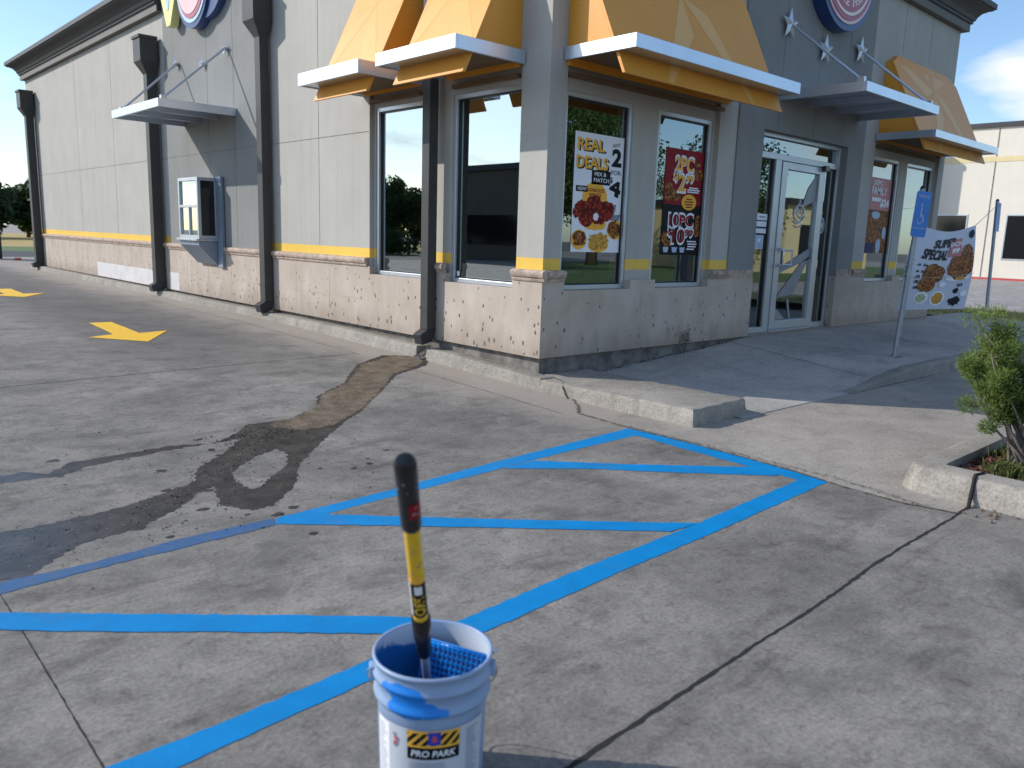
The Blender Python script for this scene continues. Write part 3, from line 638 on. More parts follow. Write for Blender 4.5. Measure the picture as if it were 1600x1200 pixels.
# grass strip on the right
mb = MB(); r = random.Random(9)
mb.add([(11.75, -6, .17), (14.6, -6, .17), (14.6, 9, .18), (11.75, 9, .18)], [(0, 1, 2, 3)])
for i in range(14000):
    x = r.uniform(11.8, 14.5); y = r.uniform(-4, 4.5); h = r.uniform(.03, .09); a = r.uniform(0, 6.28); ww = .006
    mb.cur = 1 if mnoise.noise(Vector((x*1.3, y*1.3, 2))) > .28+r.uniform(-.2, .2) else 0
    dx_, dy_ = math.cos(a)*ww, math.sin(a)*ww; lx, ly = r.uniform(-.03, .03), r.uniform(-.03, .03)
    mb.add([(x-dx_, y-dy_, .17), (x+dx_, y+dy_, .17), (x+lx, y+ly, .17+h)], [(0, 1, 2)])
gr = mb.build('grass', [M['grassdry'], M['grassgreen']], fix=False); tag(gr, 'patchy dry grass strip beyond the sidewalk', 'grass', kind='stuff')

# ------------------------------------------------------------------ the restaurant: one solid grid, one skin per material
bx, by = 9.55, 19.3
BLD = empty('restaurant_building', (0, 0, 0), 'single-storey restaurant with cream and grey stucco, pink stone base and yellow awnings', 'restaurant')
WIN_L = [(1.86, 2.95, .93, 2.85), (.42, 1.49, .93, 2.85)]
WIN_R = [(.30, 1.30, .93, 2.79), (1.72, 2.72, .93, 2.79), (6.86, 7.90, .93, 2.79), (8.19, 9.29, .93, 2.79)]
DOOR = (3.70, 5.93, .30, 2.81)
BAYL = (.40, 3.0); BAYR = [(.26, 2.77), (6.83, 9.33)]
GL = (5.85, 9.42); GR = (3.13, 6.42)
def inr(v, a, b): return a < v < b
def matat(x, y, z):
    if not (0 < x < bx+.03 and 0 < y < by+.03): return None
    if x > .3 and y > .3 and x < bx-.3 and y < by-.3: return None if z < 4.9 and z > .32 else ('cream' if z < 5.15 else None)
    if z > 6.2: return None
    left = x < .3 and y > .0; rightw = y < .3
    for (a, b_, c, d) in WIN_L:
        if x < .3 and inr(y, a, b_) and inr(z, c, d): return None
    for (a, b_, c, d) in WIN_R+[DOOR]:
        if y < .3 and inr(x, a, b_) and inr(z, c, d): return None
    tower = (x < .5 and inr(y, *GL)) or (y < .5 and inr(x, *GR))
    if z > 5.15 and not tower and not (z < 5.5): return None
    if z < .29: return 'found' if (x > .06 and y > .06 and x < bx-.08) else None
    if z < 1.02:
        return 'stone' if x < bx and y < by else None
    # above the stone
    gl = inr(y, *GL) and x < .3; gr_ = inr(x, *GR) and y < .3
    bayl = inr(y, *BAYL) and z < 3.06; bayr = any(inr(x, a, b_) for a, b_ in BAYR) and z < 3.06
    dl = .012 if gl else (.085 if bayl else .03)
    dr = .012 if gr_ else (.085 if bayr else .03)
    if x < dl or y < dr or x > bx+.03-.03: return None
    if (gl and x < .3) or (gr_ and y < .3): return 'gray'
    if 1.126 < z < 1.236: return 'yband'
    return 'cream'
gx = sorted({0, .012, .03, .06, .085, .26, .3, .5, bx-.3, bx-.08, bx, bx+.03, *[v for t in WIN_R+[DOOR] for v in t[:2]], *[v for t in BAYR for v in t], *GR})
gy = sorted({0, .012, .03, .06, .085, .3, .40, .5, *[v for t in WIN_L for v in t[:2]], 3.0, *GL, by-.3, by, by+.03})
gzz = [0, .29, .30, .32, .93, 1.02, 1.126, 1.236, 2.79, 2.81, 2.85, 3.06, 4.9, 5.15, 5.5, 6.2]
C = {}
for i in range(len(gx)-1):
    for j in range(len(gy)-1):
        for k in range(len(gzz)-1):
            mm = matat((gx[i]+gx[i+1])/2, (gy[j]+gy[j+1])/2, (gzz[k]+gzz[k+1])/2)
            if mm: C[(i, j, k)] = mm
parts = {}
for (i, j, k), mm in C.items():
    mb = parts.setdefault(mm, MB()); x0, x1, y0, y1, z0, z1 = gx[i], gx[i+1], gy[j], gy[j+1], gzz[k], gzz[k+1]
    for d, q in (((-1, 0, 0), [(x0, y0, z0), (x0, y0, z1), (x0, y1, z1), (x0, y1, z0)]), ((1, 0, 0), [(x1, y0, z0), (x1, y1, z0), (x1, y1, z1), (x1, y0, z1)]),
                 ((0, -1, 0), [(x0, y0, z0), (x1, y0, z0), (x1, y0, z1), (x0, y0, z1)]), ((0, 1, 0), [(x0, y1, z0), (x0, y1, z1), (x1, y1, z1), (x1, y1, z0)]),
                 ((0, 0, -1), [(x0, y0, z0), (x0, y1, z0), (x1, y1, z0), (x1, y0, z0)]), ((0, 0, 1), [(x0, y0, z1), (x1, y0, z1), (x1, y1, z1), (x0, y1, z1)])):
        if (i+d[0], j+d[1], k+d[2]) not in C: mb.add(q, [(0, 1, 2, 3)])
for mm, nm in (('cream', 'upper_wall'), ('gray', 'grey_panel'), ('stone', 'stone_base'), ('found', 'foundation'), ('yband', 'yellow_band')):
    for o in parts[mm].build_split(nm, M[mm], BLD, fix=False):
        bm = bmesh.new(); bm.from_mesh(o.data); bmesh.ops.remove_doubles(bm, verts=bm.verts, dist=1e-5); bm.to_mesh(o.data); bm.free()
# interior floor slab, back partition, ceiling
mb = MB(); mb.box((.31, .31, .20), (bx-.31, by-.31, .315)); mb.build('floor', M['infloor'], BLD)
mb = MB(); mb.box((4.2, 4.6, .32), (bx-.32, 4.75, 4.88)); mb.box((4.05, 4.6, .32), (4.18, 12, 4.88)); mb.box((.32, 7.0, .32), (4.04, 7.15, 4.88)); mb.box((.31, .31, 3.1), (bx-.31, 7, 3.16)); mb.build_split('partition', M['indark'], BLD)
# panel joints in the stucco: thin dark grooves
mb = MB()
def gl_(y0, y1, z0, z1, d=-.0295): mb.box((y0, d-.003, z0), (y1, d+.0012, z1), WL)
for a, b_ in ((3.02, 5.84), (9.43, 19.28)): gl_(a, b_, 2.588, 2.596)
gl_(5.86, 9.41, 2.588, 2.596, -.0115)
for y in (4.19,): gl_(y-.004, y+.004, 1.24, 5.0)
for y in (12.4, 14.9): gl_(y-.004, y+.004, 1.24, 5.0)
for y in (6.66, 7.62): gl_(y-.004, y+.004, 1.03, 6.1, -.0115)
def gr2(x0, x1, z0, z1, d=-.0115): mb.box((x0, d-.003, z0), (x1, d+.0012, z1), WR)
for x in (4.0, 4.9, 5.7): gr2(x-.004, x+.004, 2.83, 6.1)
for x in (7.4, 8.4): gr2(x-.004, x+.004, 4.3, 5.0, -.0295)
mb.build_split('panel_joint', M['found'], BLD)
mb = MB()
def jl(a, b_): mb.box(a, b_, WL)
for y0, y1 in ((1.0, 19.28),): jl((3.02, -.002, .612), (y1, .0012, .618))
for y in (3.9, 4.8, 6.0, 6.9, 7.8, 8.7, 10.6, 11.6, 12.6, 13.6, 15, 16.4): jl((y-.003, -.002, .30), (y+.003, .0012, 1.0))
for x in (1.5,): mb.box((x-.002, -.002, .30), (x+.002, .0012, .92), WR)
mb.build_split('stone_joint', M['ledge'], BLD)
mb = MB(); mb.box((10.3, -.001, .30), (13.9, .0018, .60), WL); mb.box((9.1, -.001, .30), (9.58, .0018, .61), WL); mb.build_split('painted_stone', M['paintpatch'], BLD)
# stone ledge, a rounded moulding on the piers
mb = MB()
def ledge(W, s0, s1, end0=True, end1=True):
    pr = [(-.03, 1.018), (.012, 1.018), (.018, 1.034), (.014, 1.048), (.030, 1.056), (.040, 1.075), (.040, 1.098), (.030, 1.116), (.0, 1.126), (-.03, 1.126)]
    n = len(pr); mb.add([W(s, d, z) for s in (s0, s1) for d, z in pr], [tuple(range(n)), tuple(range(n, 2*n))[::-1]]+[(i, (i+1) % n, n+(i+1) % n, n+i) for i in range(n)])
ledge(WL, 3.01, by); ledge(WL, 1.50, 1.74); ledge(WL, -.039, .41); ledge(WR, .042, .29)
ledge(WR, 2.75, 3.12)
ledge(WR, 6.43, 6.85); ledge(WR, 9.30, bx)
mb.build_split('stone_ledge', M['ledge'], BLD, smooth=True)
mb = MB(); mb.box((3.14, -.015, 1.02), (3.685, .004, 1.122), WR); mb.box((5.945, -.015, 1.02), (6.41, .004, 1.122), WR); mb.build_split('carved_tile', M['ledge'], BLD)
# cornice
prof = [(.02, 5.0), (.10, 5.0), (.10, 5.115), (.13, 5.12), (.13, 5.16), (.15, 5.165), (.17, 5.22), (.22, 5.28), (.29, 5.315), (.35, 5.33), (.35, 5.345), (.38, 5.35), (.38, 5.43), (.36, 5.45), (-.1, 5.50), (-.1, 5.0)]
def cornice(path, norms):
    mb = MB(); n = len(prof)
    for P, q in zip(path, norms):
        mb.v += [(P[0]+q[0]*d, P[1]+q[1]*d, z) for d, z in prof]
    for a in range(len(path)-1):
        for i in range(n):
            mb.f.append((a*n+i, a*n+(i+1) % n, (a+1)*n+(i+1) % n, (a+1)*n+i)); mb.mi.append(1 if i in (0, 1) else 0)
    for a in (0, len(path)-1): mb.f.append(tuple(a*n+i for i in range(n))); mb.mi.append(0)
    mb.build('cornice', [M['cornice'], M['cornband']], BLD)
o_ = .0
cornice([(6.43, .03), (bx, .03), (bx, by), (.03, by), (.03, 9.43)], [(0, -1), (1, -1), (1, 1), (-1, 1), (-1, 0)])
cornice([(.03, 5.84), (.03, .03), (3.12, .03)], [(-1, 0), (-1, -1), (0, -1)])
mb = MB(); mb.box((-.06, 5.75, 6.2), (.6, 9.52, 6.4)); mb.box((3.03, -.06, 6.2), (6.52, .6, 6.4)); mb.build_split('tower_coping', M['cornice'], BLD)

def pane(mb, W, a, b, z0, z1, d): mb.add([W(a, d, z0), W(b, d, z0), W(b, d, z1), W(a, d, z1)], [(0, 1, 2, 3)])
def flip_out(mb, W):
    o = Vector(W(0, 1, 0))-Vector(W(0, 0, 0)); f = mb.f[-1]; a, b, c = [Vector(mb.v[i]) for i in f[:3]]
    if (b-a).cross(c-a).dot(o) < 0: mb.f[-1] = f[::-1]
# windows
def window(W, s0, s1, z0, z1, dd, gm, name='window', fm='aluw'):
    f = .045; mb = MB(); d0, d1 = dd-.07, dd
    mb.box((s0, d0, z0), (s0+f, d1, z1), W); mb.box((s1-f, d0, z0), (s1, d1, z1), W)
    mb.box((s0+f, d0, z1-f), (s1-f, d1, z1), W); mb.box((s0-.006, d0, z0-.012), (s1+.006, d1+.02, z0), W); mb.box((s0+f, d0, z0), (s1-f, d1+.006, z0+f), W)
    g2 = .014   # dark gasket
    fr = mb.build(name, M[fm], BLD, bevel=.003)
    mb = MB(); e = .005
    for a, b_ in (((s0+f, z0+f), (s0+f+g2, z1-f)), ((s1-f-g2, z0+f), (s1-f, z1-f)), ((s0+f+g2, z1-f-g2), (s1-f-g2, z1-f)), ((s0+f+g2, z0+f), (s1-f-g2, z0+f+g2))):
        mb.box((a[0], d0+.01, a[1]), (b_[0], d1-.03, b_[1]), W)
    mb.build('gasket', M['blk'], fr)
    mb = MB(); mb.add([W(s0+f+.002, d1-.047, z0+f+.002), W(s1-f-.002, d1-.047, z0+f+.002), W(s1-f-.002, d1-.047, z1-f-.002), W(s0+f+.002, d1-.047, z1-f-.002)], [(0, 1, 2, 3)]); flip_out(mb, W); mb.build('pane', M[gm], fr, fix=False)
    return fr
for a in WIN_L: window(WL, *a, -.095, 'glassL')
for a in WIN_R: window(WR, *a, -.095, 'glassR')
mb = MB(); mb.lathe([(0, .004), (.028, .004), (.028, 0)], (0, 0, 0), 20); mb.v = [WL(1.415+v[0], -.13+v[2], 1.02+v[1]) for v in mb.v]
dk = mb.build('window_disc', M['whitep'], None); tag(dk, 'small round white sensor disc at the foot of the corner-side lane window', 'sensor')

# entrance door
s0, s1, z0, z1 = DOOR; df = -.10
mb = MB(); f = .05
mb.box((s0, df-.09, z0), (s0+f, df, z1), WR); mb.box((s1-f, df-.09, z0), (s1, df, z1), WR); mb.box((s0+f, df-.09, z1-f), (s1-f, df, z1), WR)
mb.box((s0+f, df-.09, 2.50), (s1-f, df, 2.575), WR); mb.box((4.20, df-.09, z0), (4.34, df, 2.50), WR); mb.box((5.47, df-.09, z0), (5.53, df, 2.50), WR)
mb.box((s0+f, df-.09, z0), (4.20, df, z0+.07), WR); mb.box((5.53, df-.09, z0), (s1-f, df, z0+.07), WR); mb.box((4.34, df-.1, z0-.01), (5.47, df+.02, z0+.018), WR)
DF = mb.build('door_frame', M['aluw'], BLD, bevel=.003)
for a in ((3.75, 4.20, .37, 2.50), (5.53, 5.88, .37, 2.50), (3.75, 5.88, 2.575, 2.76)):
    mb = MB(); pane(mb, WR, a[0], a[1], a[2], a[3], df-.053); flip_out(mb, WR); mb.build('pane', M['glassD'], DF, fix=False)
mb = MB()
for a in ((3.75, 3.765), (4.175, 4.20), (5.53, 5.545), (5.865, 5.88)): mb.box((a[0], df-.05, .37), (a[1], df-.03, 2.50), WR)
mb.build_split('gasket', M['blk'], DF)
mb = MB(); a0, a1, b0, b1 = 4.35, 5.46, .325, 2.49
mb.box((a0, df-.07, b0), (a0+.13, df+.012, b1), WR); mb.box((a1-.11, df-.07, b0), (a1, df+.012, b1), WR)
mb.box((a0+.13, df-.07, b1-.09), (a1-.11, df+.012, b1), WR); mb.box((a0+.13, df-.07, b0), (a1-.11, df+.012, b0+.11), WR)
DR = mb.build('door', M['aluw'], BLD, bevel=.003)
mb = MB(); pane(mb, WR, a0+.13, a1-.11, b0+.11, b1-.09, df-.027); flip_out(mb, WR); mb.build('pane', M['glassD'], DR, fix=False)
mb = MB(); mb.tube([WR(4.42, df+.01, 1.16), WR(4.42, df+.07, 1.16), WR(4.42, df+.085, 1.19), WR(4.42, df+.085, 1.36), WR(4.42, df+.07, 1.39), WR(4.42, df+.01, 1.39)], .011, 8)
mb.tube([WR(4.42, df+.05, 1.18), WR(4.72, df+.05, 1.18)], .011, 8); mb.tube([WR(4.42, df+.05, 1.37), WR(4.72, df+.05, 1.37)], .011, 8); mb.tube([WR(4.72, df+.05, 1.165), WR(4.72, df+.05, 1.385)], .011, 8)
mb.build('handle', M['alu'], DR, smooth=True)
mb = MB(); mb.box((5.38, df+.012, 2.44), (5.50, df+.07, 2.515), WR); mb.build('door_closer', M['blk'], DR, bevel=.008)
# frosted star rays and emblem on the door glass
def FD(x, z, k=1): return WR(x, df-.022+.0012*k, z)
mb = MB()
for tri in ([(5.33, 2.39), (5.34, 2.05), (4.98, 1.93), (5.12, 2.20)], [(5.34, 1.42), (5.34, 1.26), (4.50, 1.06), (4.50, 1.12)], [(5.10, 1.20), (5.34, 1.30), (4.96, .78), (4.51, .74)], [(4.52, .62), (4.50, .45), (4.80, .45)], [(4.80, .72), (4.86, .72), (4.95, .45), (4.90, .45)]):
    mb.add([FD(*p) for p in tri], [tuple(range(len(tri)))])
mb.build_split('frosted_ray', M['frit'], DR)
mb = MB()
def curve_tube(pts, rr): mb.tube([FD(x, z, 4) for x, z in pts], rr, 4)
import math as _m
curve_tube([(4.93+.15*_m.cos(t*.5)*(1-.02*t), 1.86+.11*_m.sin(t*.5)) for t in range(-3, 11)], .006)
curve_tube([(4.80, 1.84), (4.86, 1.93), (4.93, 1.90), (4.90, 1.83), (5.0, 1.80), (5.06, 1.88), (5.10, 1.92)], .006)
curve_tube([(4.78, 1.76), (4.90, 1.72), (5.02, 1.76), (5.10, 1.83)], .006); curve_tube([(4.82, 1.70), (4.92, 1.67), (5.02, 1.70)], .005)
curve_tube([(4.90, 1.96), (4.93, 2.04), (4.96, 1.97), (5.03, 1.97), (4.97, 1.92), (5.0, 1.86), (4.93, 1.90), (4.87, 1.86), (4.89, 1.92), (4.84, 1.97), (4.90, 1.96)], .005)
mb.build('emblem', M['whitep'], DR)
# notices stuck on the glass left of the door, a decal right of it
def FN(x, z, k=0): return WR(x, df-.049+.0012*k, z)
for i, (x0, x1, z0_, z1_, bands, lab) in enumerate(((3.93, 4.175, 1.74, 1.82, [('greyprint', .2, .8, .4, .6)], 'white notice strip, topmost of the papers left of the door'),
        (3.92, 4.17, 1.56, 1.725, [('navy', 0, 1, .40, .54), ('navy', 0, 1, .9, 1)], 'pale notice with navy bars, second paper left of the door'),
        (3.89, 4.12, 1.38, 1.55, [('tealcup', .05, .95, .05, .95), ('whitep', .4, .7, .2, .5)], 'square pale blue notice, lowest paper left of the door'))):
    mb = MB(); rect(mb, FN, x0, x1, z1_, z0_, 0)
    for j, (mm, u0, u1, v0, v1) in enumerate(bands):
        mb.cur = j+1; rect(mb, FN, x0+(x1-x0)*u0, x0+(x1-x0)*u1, z1_+(z0_-z1_)*v0, z1_+(z0_-z1_)*v1, 1+j)
    tag(mb.build('notice', [M['whitep']]+[M[b_[0]] for b_ in bands]), lab, 'notice', 'papers taped to the glass beside the door')
mb = MB()
def FD2(x, z, k=0): return WR(x, df-.090+.0012*k+.045, z)
mb.cur = 0; blob(mb, lambda u, v, k: FN(u, v, k), 5.65, 1.725, .085, .11, 0, 28, 0); mb.cur = 1; blob(mb, lambda u, v, k: FN(u, v, k), 5.65, 1.725, .07, .09, 1, 28, 0); mb.cur = 2; blob(mb, lambda u, v, k: FN(u, v, k), 5.655, 1.73, .03, .045, 2, 12, .2)
tag(mb.build('decal', [M['tealcup'], M['greyprint'], M['signpinkp']]), 'oval pale blue decal on the glass right of the door', 'decal')

# awnings
def dpan(z): return .50-.475*(z-3.2)
def awning(W, s0, s1, y0, y1, zb, zt, chamfer=.28, top=4.22, star=True):
    """silver shelf s0..s1 with the sloping yellow panel y0..y1 passing through it"""
    th = .035; zc = top-.13
    mb = MB(); out = [(y0+chamfer, top), (y0, zc), (y0, 2.84), (y1, 2.84), (y1, zc), (y1-chamfer, top)]
    n = len(out); A = [W(s, dpan(z), z) for s, z in out]; B = [W(s, dpan(z)-th, z) for s, z in out]
    mb.add(A+B, [tuple(range(n)), tuple(range(n, 2*n))[::-1]]+[(i, (i+1) % n, n+(i+1) % n, n+i) for i in range(n)])
    aw = mb.build('awning', M['awn'], BLD, bevel=.004)
    mb = MB()
    for s in (y0, y1):   # closed cheeks between panel and wall
        q = .004 if s == y0 else -.004
        pts = [W(s+q, dpan(3.06)-th-.002, 3.06), W(s+q, dpan(zc)-th-.002, zc), W(s+q, -.0285, zc), W(s+q, -.0285, 3.06)]
        mb.prism(pts, Vector(W(1, 0, 0))*(.012 if s == y0 else -.012))
    mb.prism([W(y0+.004, -.0285, zc), W(y0+.004, dpan(zc)-th-.001, zc), W(y0+chamfer, -.0285, top)], Vector(W(0, 0, 1))*.01)
    mb.build_split('cheek', M['awn'], aw)
    # shelf: fascia ring with soffit plate
    D = .81; e = .03; mb = MB()
    mb.box((s0, D-e, zb), (s1, D, zt), W); mb.box((s0, -.02, zb), (s0+e, D-e, zt), W); mb.box((s1-e, -.02, zb), (s1, D-e, zt), W)
    mb.build('shelf_fascia', M['silver'], aw, bevel=.003)
    mb = MB()
    mb.box((s0+e, dpan(3.06)+.01, zb+.012), (s1-e, D-e, zb+.028), W); mb.box((s0+e, -.02, zb+.012), (y0-.005, dpan(3.06)+.01, zb+.028), W); mb.box((y1+.005, -.02, zb+.012), (s1-e, dpan(3.06)+.01, zb+.028), W)
    mb.box((s0+e, dpan(3.06)+.03, zt-.03), (s1-e, D-e, zt-.012), W)
    mb.build('shelf_plate', M['silver'], aw)
    mb = MB(); mb.box((y0+.02, -.02, zb+.03), (y1-.02, dpan(3.06)-.05, zb+.045), W); mb.box((y0+.05, -.08, 2.90), (y1-.05, -.02, 2.94), W); mb.build_split('soffit', M['soffit'], aw)
    mb = MB(); mb.box((y0, -.0284, 2.985), (y1, .012, 3.055), W); mb.build('wall_strip', M['awn'], aw)
    if star:   # printed star rays, pale on the yellow metal
        mb = MB(); cs, cz = (y0+y1)/2, 3.83; r = random.Random(int(s0*10))
        def FP(s, z): return W(s, dpan(z)+.0015, z)
        for k in range(5):
            a = math.pi/2+k*2*math.pi/5
            for sgn in (1,):
                tip = (cs+1.5*math.cos(a), cz+1.5*math.sin(a)); sh = (cs+.42*math.cos(a+.63*sgn), cz+.42*math.sin(a+.63*sgn))
                poly = [(cs, cz), tip, sh]
                # clip to the panel
                def clip(P, ax, lim, keep):
                    o = []
                    for i in range(len(P)):
                        p, q = P[i], P[(i+1) % len(P)]; ip = (p[ax]-lim)*keep >= 0; iq = (q[ax]-lim)*keep >= 0
                        if ip: o.append(p)
                        if ip != iq:
                            t = (lim-p[ax])/(q[ax]-p[ax]); o.append((p[0]+(q[0]-p[0])*t, p[1]+(q[1]-p[1])*t))
                    return o
                for ax, lim, keep in ((0, y0+.006, 1), (0, y1-.006, -1), (1, 2.85, 1), (1, 4.08, -1)):
                    if poly: poly = clip(poly, ax, lim, keep)
                if len(poly) > 2: mb.add([FP(*p) for p in poly], [tuple(range(len(poly)))])
        if mb.v: mb.build('star_print', M['awnpale2' if W is WR else 'awnpale'], aw)
    return aw
awning(WL, 1.90, 3.14, 1.97, 3.05, 2.985, 3.118); awning(WL, .35, 1.592, .42, 1.50, 3.0, 3.12)
awning(WR, .19, 2.96, .235, 2.88, 3.02, 3.135); awning(WR, 6.78, 9.42, 6.87, 9.35, 2.99, 3.09)

# flat metal canopies with rods and stars
def star_mesh(mb, W, s, z, R1, d0, th):
    pts = [(s+(R1 if k % 2 == 0 else R1*.42)*math.sin(k*math.pi/5), z+(R1 if k % 2 == 0 else R1*.42)*math.cos(k*math.pi/5)) for k in range(10)]
    A = [W(a, d0, b_) for a, b_ in pts]; mb.add(A+[W(s, d0+th, z), W(s, d0-.005, z)], [(i, (i+1) % 10, 10) for i in range(10)]+[((i+1) % 10, i, 11) for i in range(10)])
def canopy(W, s0, s1, D, z0, z1, stars, rods, R1, base):
    mb = MB(); e = .035
    mb.box((s0, D-e, z0), (s1, D, z1), W); mb.box((s0, base, z0), (s0+e, D-e, z1), W); mb.box((s1-e, base, z0), (s1, D-e, z1), W)
    mb.box((s0+e, base, z1-.03), (s1-e, D-e, z1-.004), W)
    cn = mb.build('canopy', M['silver'], BLD, bevel=.003)
    mb = MB()
    for k in range(1, 3):
        s = s0+(s1-s0)*k/3; mb.box((s-.03, base, z0+.01), (s+.03, D-e, z1-.032), W)
    mb.build_split('rib', M['silver'], cn)
    for s, z in stars:
        mb = MB(); star_mesh(mb, W, s, z, R1, base+.05, .03); mb.tube([W(s, base, z), W(s, base+.05, z)], .03, 8); mb.build('star', M['alu'], cn)
    for (a, za), (b_, dd) in rods:
        mb = MB(); mb.tube([W(a, base+.05, za), W(b_, dd, z1+.03)], .017, 8); mb.box((b_-.03, dd-.04, z1), (b_+.03, dd+.04, z1+.06), W); mb.build('rod', M['alu'], cn)
canopy(WR, 4.0, 6.15, 1.05, 3.18, 3.29, [(4.0, 4.05), (4.93, 3.92), (5.92, 4.07)], [((4.0, 4.05), (4.06, .95)), ((5.92, 4.07), (6.05, .95))], .19, -.011)
canopy(WL, 6.57, 8.61, 1.12, 3.055, 3.17, [(6.83, 4.03), (7.70, 3.93), (8.78, 4.06)], [((6.83, 4.03), (6.70, 1.0)), ((8.70, 4.06), (8.45, 1.0))], .10, -.011)
# downspouts
def spout(y0, wy, dep, top, head, base, zb):
    mb = MB(); mb.box((y0, base+.01, zb), (y0+wy, base+dep, top), WL)
    sp_ = mb.build('downspout', M['dspout'], BLD, bevel=.006)
    if head:
        mb = MB(); a, b_, t = y0-.09, y0+wy+.09, top
        lo = [(y0, base+.01), (y0+wy, base+.01), (y0+wy, base+dep), (y0, base+dep)]; hi = [(a, base+.01), (b_, base+.01), (b_, base+dep+.12), (a, base+dep+.12)]
        v = [WL(s, d, t-.02) for s, d in lo]+[WL(s, d, t+.18) for s, d in hi]+[WL(s, d, t+.55) for s, d in hi]
        mb.add(v, [(0, 1, 2, 3), (8, 9, 10, 11)]+[(i, (i+1) % 4, 4+(i+1) % 4, 4+i) for i in range(4)]+[(4+i, 4+(i+1) % 4, 8+(i+1) % 4, 8+i) for i in range(4)])
        mb.box((a-.02, base+.01, t+.55), (b_+.02, base+dep+.14, t+.60), WL); mb.build('leader_head', M['dspout'], sp_, bevel=.004)
    mb = MB(); q = [(base+.012, zb-.001), (base+dep, zb-.001), (base+dep+.09, zb-.05), (base+dep+.06, zb-.16), (base+.05, zb-.13)]
    v = [WL(y0-.004, d, z) for d, z in q]+[WL(y0+wy+.004, d, z) for d, z in q]; n = 5
    mb.add(v, [tuple(range(5)), tuple(range(5, 10))[::-1]]+[(i, (i+1) % 5, 5+(i+1) % 5, 5+i) for i in range(5)]); mb.build('outlet_shoe', M['dark'], sp_, bevel=.005)
    mb = MB()
    mb.box((y0-.006, base+.008, .62), (y0+wy+.006, base+dep+.006, .65), WL); mb.build('clamp_band', M['dspout'], sp_)
spout(1.62, .13, .125, 4.6, False, -.0, .40)
spout(5.46, .16, .140, 4.0, True, -.0, .40)
spout(9.72, .17, .185, 4.02, True, -.0, .40)
spout(18.50, .20, .19, 4.05, True, -.0, .40)
# drive-through window
mb = MB(); W = WL; a, b_, D, zl, zh = 7.28, 8.08, .34, 1.24, 2.18; e = .05
mb.box((a, D-e, zl), (a+e, D, zh), W); mb.box((b_-e, D-e, zl), (b_, D, zh), W); mb.box((a+e, D-e, zh-e), (b_-e, D, zh), W); mb.box((a+e, D-e, zl), (b_-e, D, zl+e), W); mb.box((a+e, D-e, 1.72), (b_-e, D, 1.76), W); mb.box((7.66, D-e, zl+e), (7.69, D-.005, 1.72), W)
for s in (a, b_-e):
    mb.box((s, -.01, zh-e), (s+e, D-e, zh), W); mb.box((s, -.01, zl), (s+e, D-e, zl+e), W); mb.box((s, -.01, zl+e), (s+e, .07, zh-e), W)
mb.box((a+e, -.01, zh-.02), (b_-e, D-e, zh-.003), W)
dt = mb.build('drive_through_window', M['aluw'], BLD, bevel=.003)
mb = MB(); pane(mb, W, a+e, b_-e, zl+e, zh-e, D-.03); flip_out(mb, W); mb.build('pane', M['glassL'], dt, fix=False)
for q in (1, -1):
    ss = a+.02 if q == 1 else b_-.02; mb = MB(); v = [W(ss, .07, zl+e), W(ss, D-e, zl+e), W(ss, D-e, zh-e), W(ss, .07, zh-e)]
    mb.add(v if q == 1 else v[::-1], [(0, 1, 2, 3)]); mb.build('side_pane', M['darkglass'], dt, fix=False)
mb = MB(); mb.box((a+.1, D-.06, 1.8), (a+.55, D-.052, 2.08), W); mb.build('taped_notice', M['whitep'], dt)
mb = MB(); mb.box((a+.56, D-.06, 1.82), (a+.68, D-.052, 2.1), W); mb.build('taped_notice', M['redbit'], dt)
mb = MB(); mb.box((a-.02, -.01, zl-.035), (b_+.02, D+.05, zl-.002), W); mb.build('counter_sill', M['aluw'], dt, bevel=.004)
mb = MB(); v = [W(s, d, z) for s in (a+.01, b_-.01) for d, z in ((.0, zl-.04), (D, zl-.04), (D, zl-.10), (.06, .84), (.0, .84))]
mb.add(v, [(0, 1, 2, 3, 4), (9, 8, 7, 6, 5)]+[(i, (i+1) % 5, 5+(i+1) % 5, 5+i) for i in range(5)]); mb.build('counter_bracket', M['lightgrey'], dt)
mb = MB(); mb.box((7.10, .0, .80), (7.27, .05, 2.2), W); mb.build('jamb_panel', M['lightgrey'], dt, bevel=.003)

# two tables and benches seen dimly through the glass
for i, (x, y, lab) in enumerate(((.95, .95, 'round dining table inside the corner windows'), (2.1, 2.5, 'round dining table inside, behind the far lane window'))):
    t = empty('dining_table', (x, y, .32), lab, 'table', 'tables inside the dining room')
    mb = MB(); mb.lathe([(0, .74), (.42, .74), (.44, .755), (.42, .77), (0, .77)], (x, y, .32), 32); mb.build('tabletop', M['tabletop'], t, smooth=True)
    mb = MB(); mb.lathe([(0, .74), (.04, .74), (.04, .05), (.25, .02), (.25, 0), (0, 0)], (x, y, .32), 20); mb.build('pedestal', M['blk'], t, smooth=True)
mb = MB(); mb.box((2.0, .9, .32), (2.9, 1.3, .78)); mb.box((2.0, 1.3, .32), (2.9, 1.42, 1.35)); tag(mb.build('bench_seat', M['indark'], None, bevel=.02), 'dark padded bench inside, behind the second poster window', 'bench')

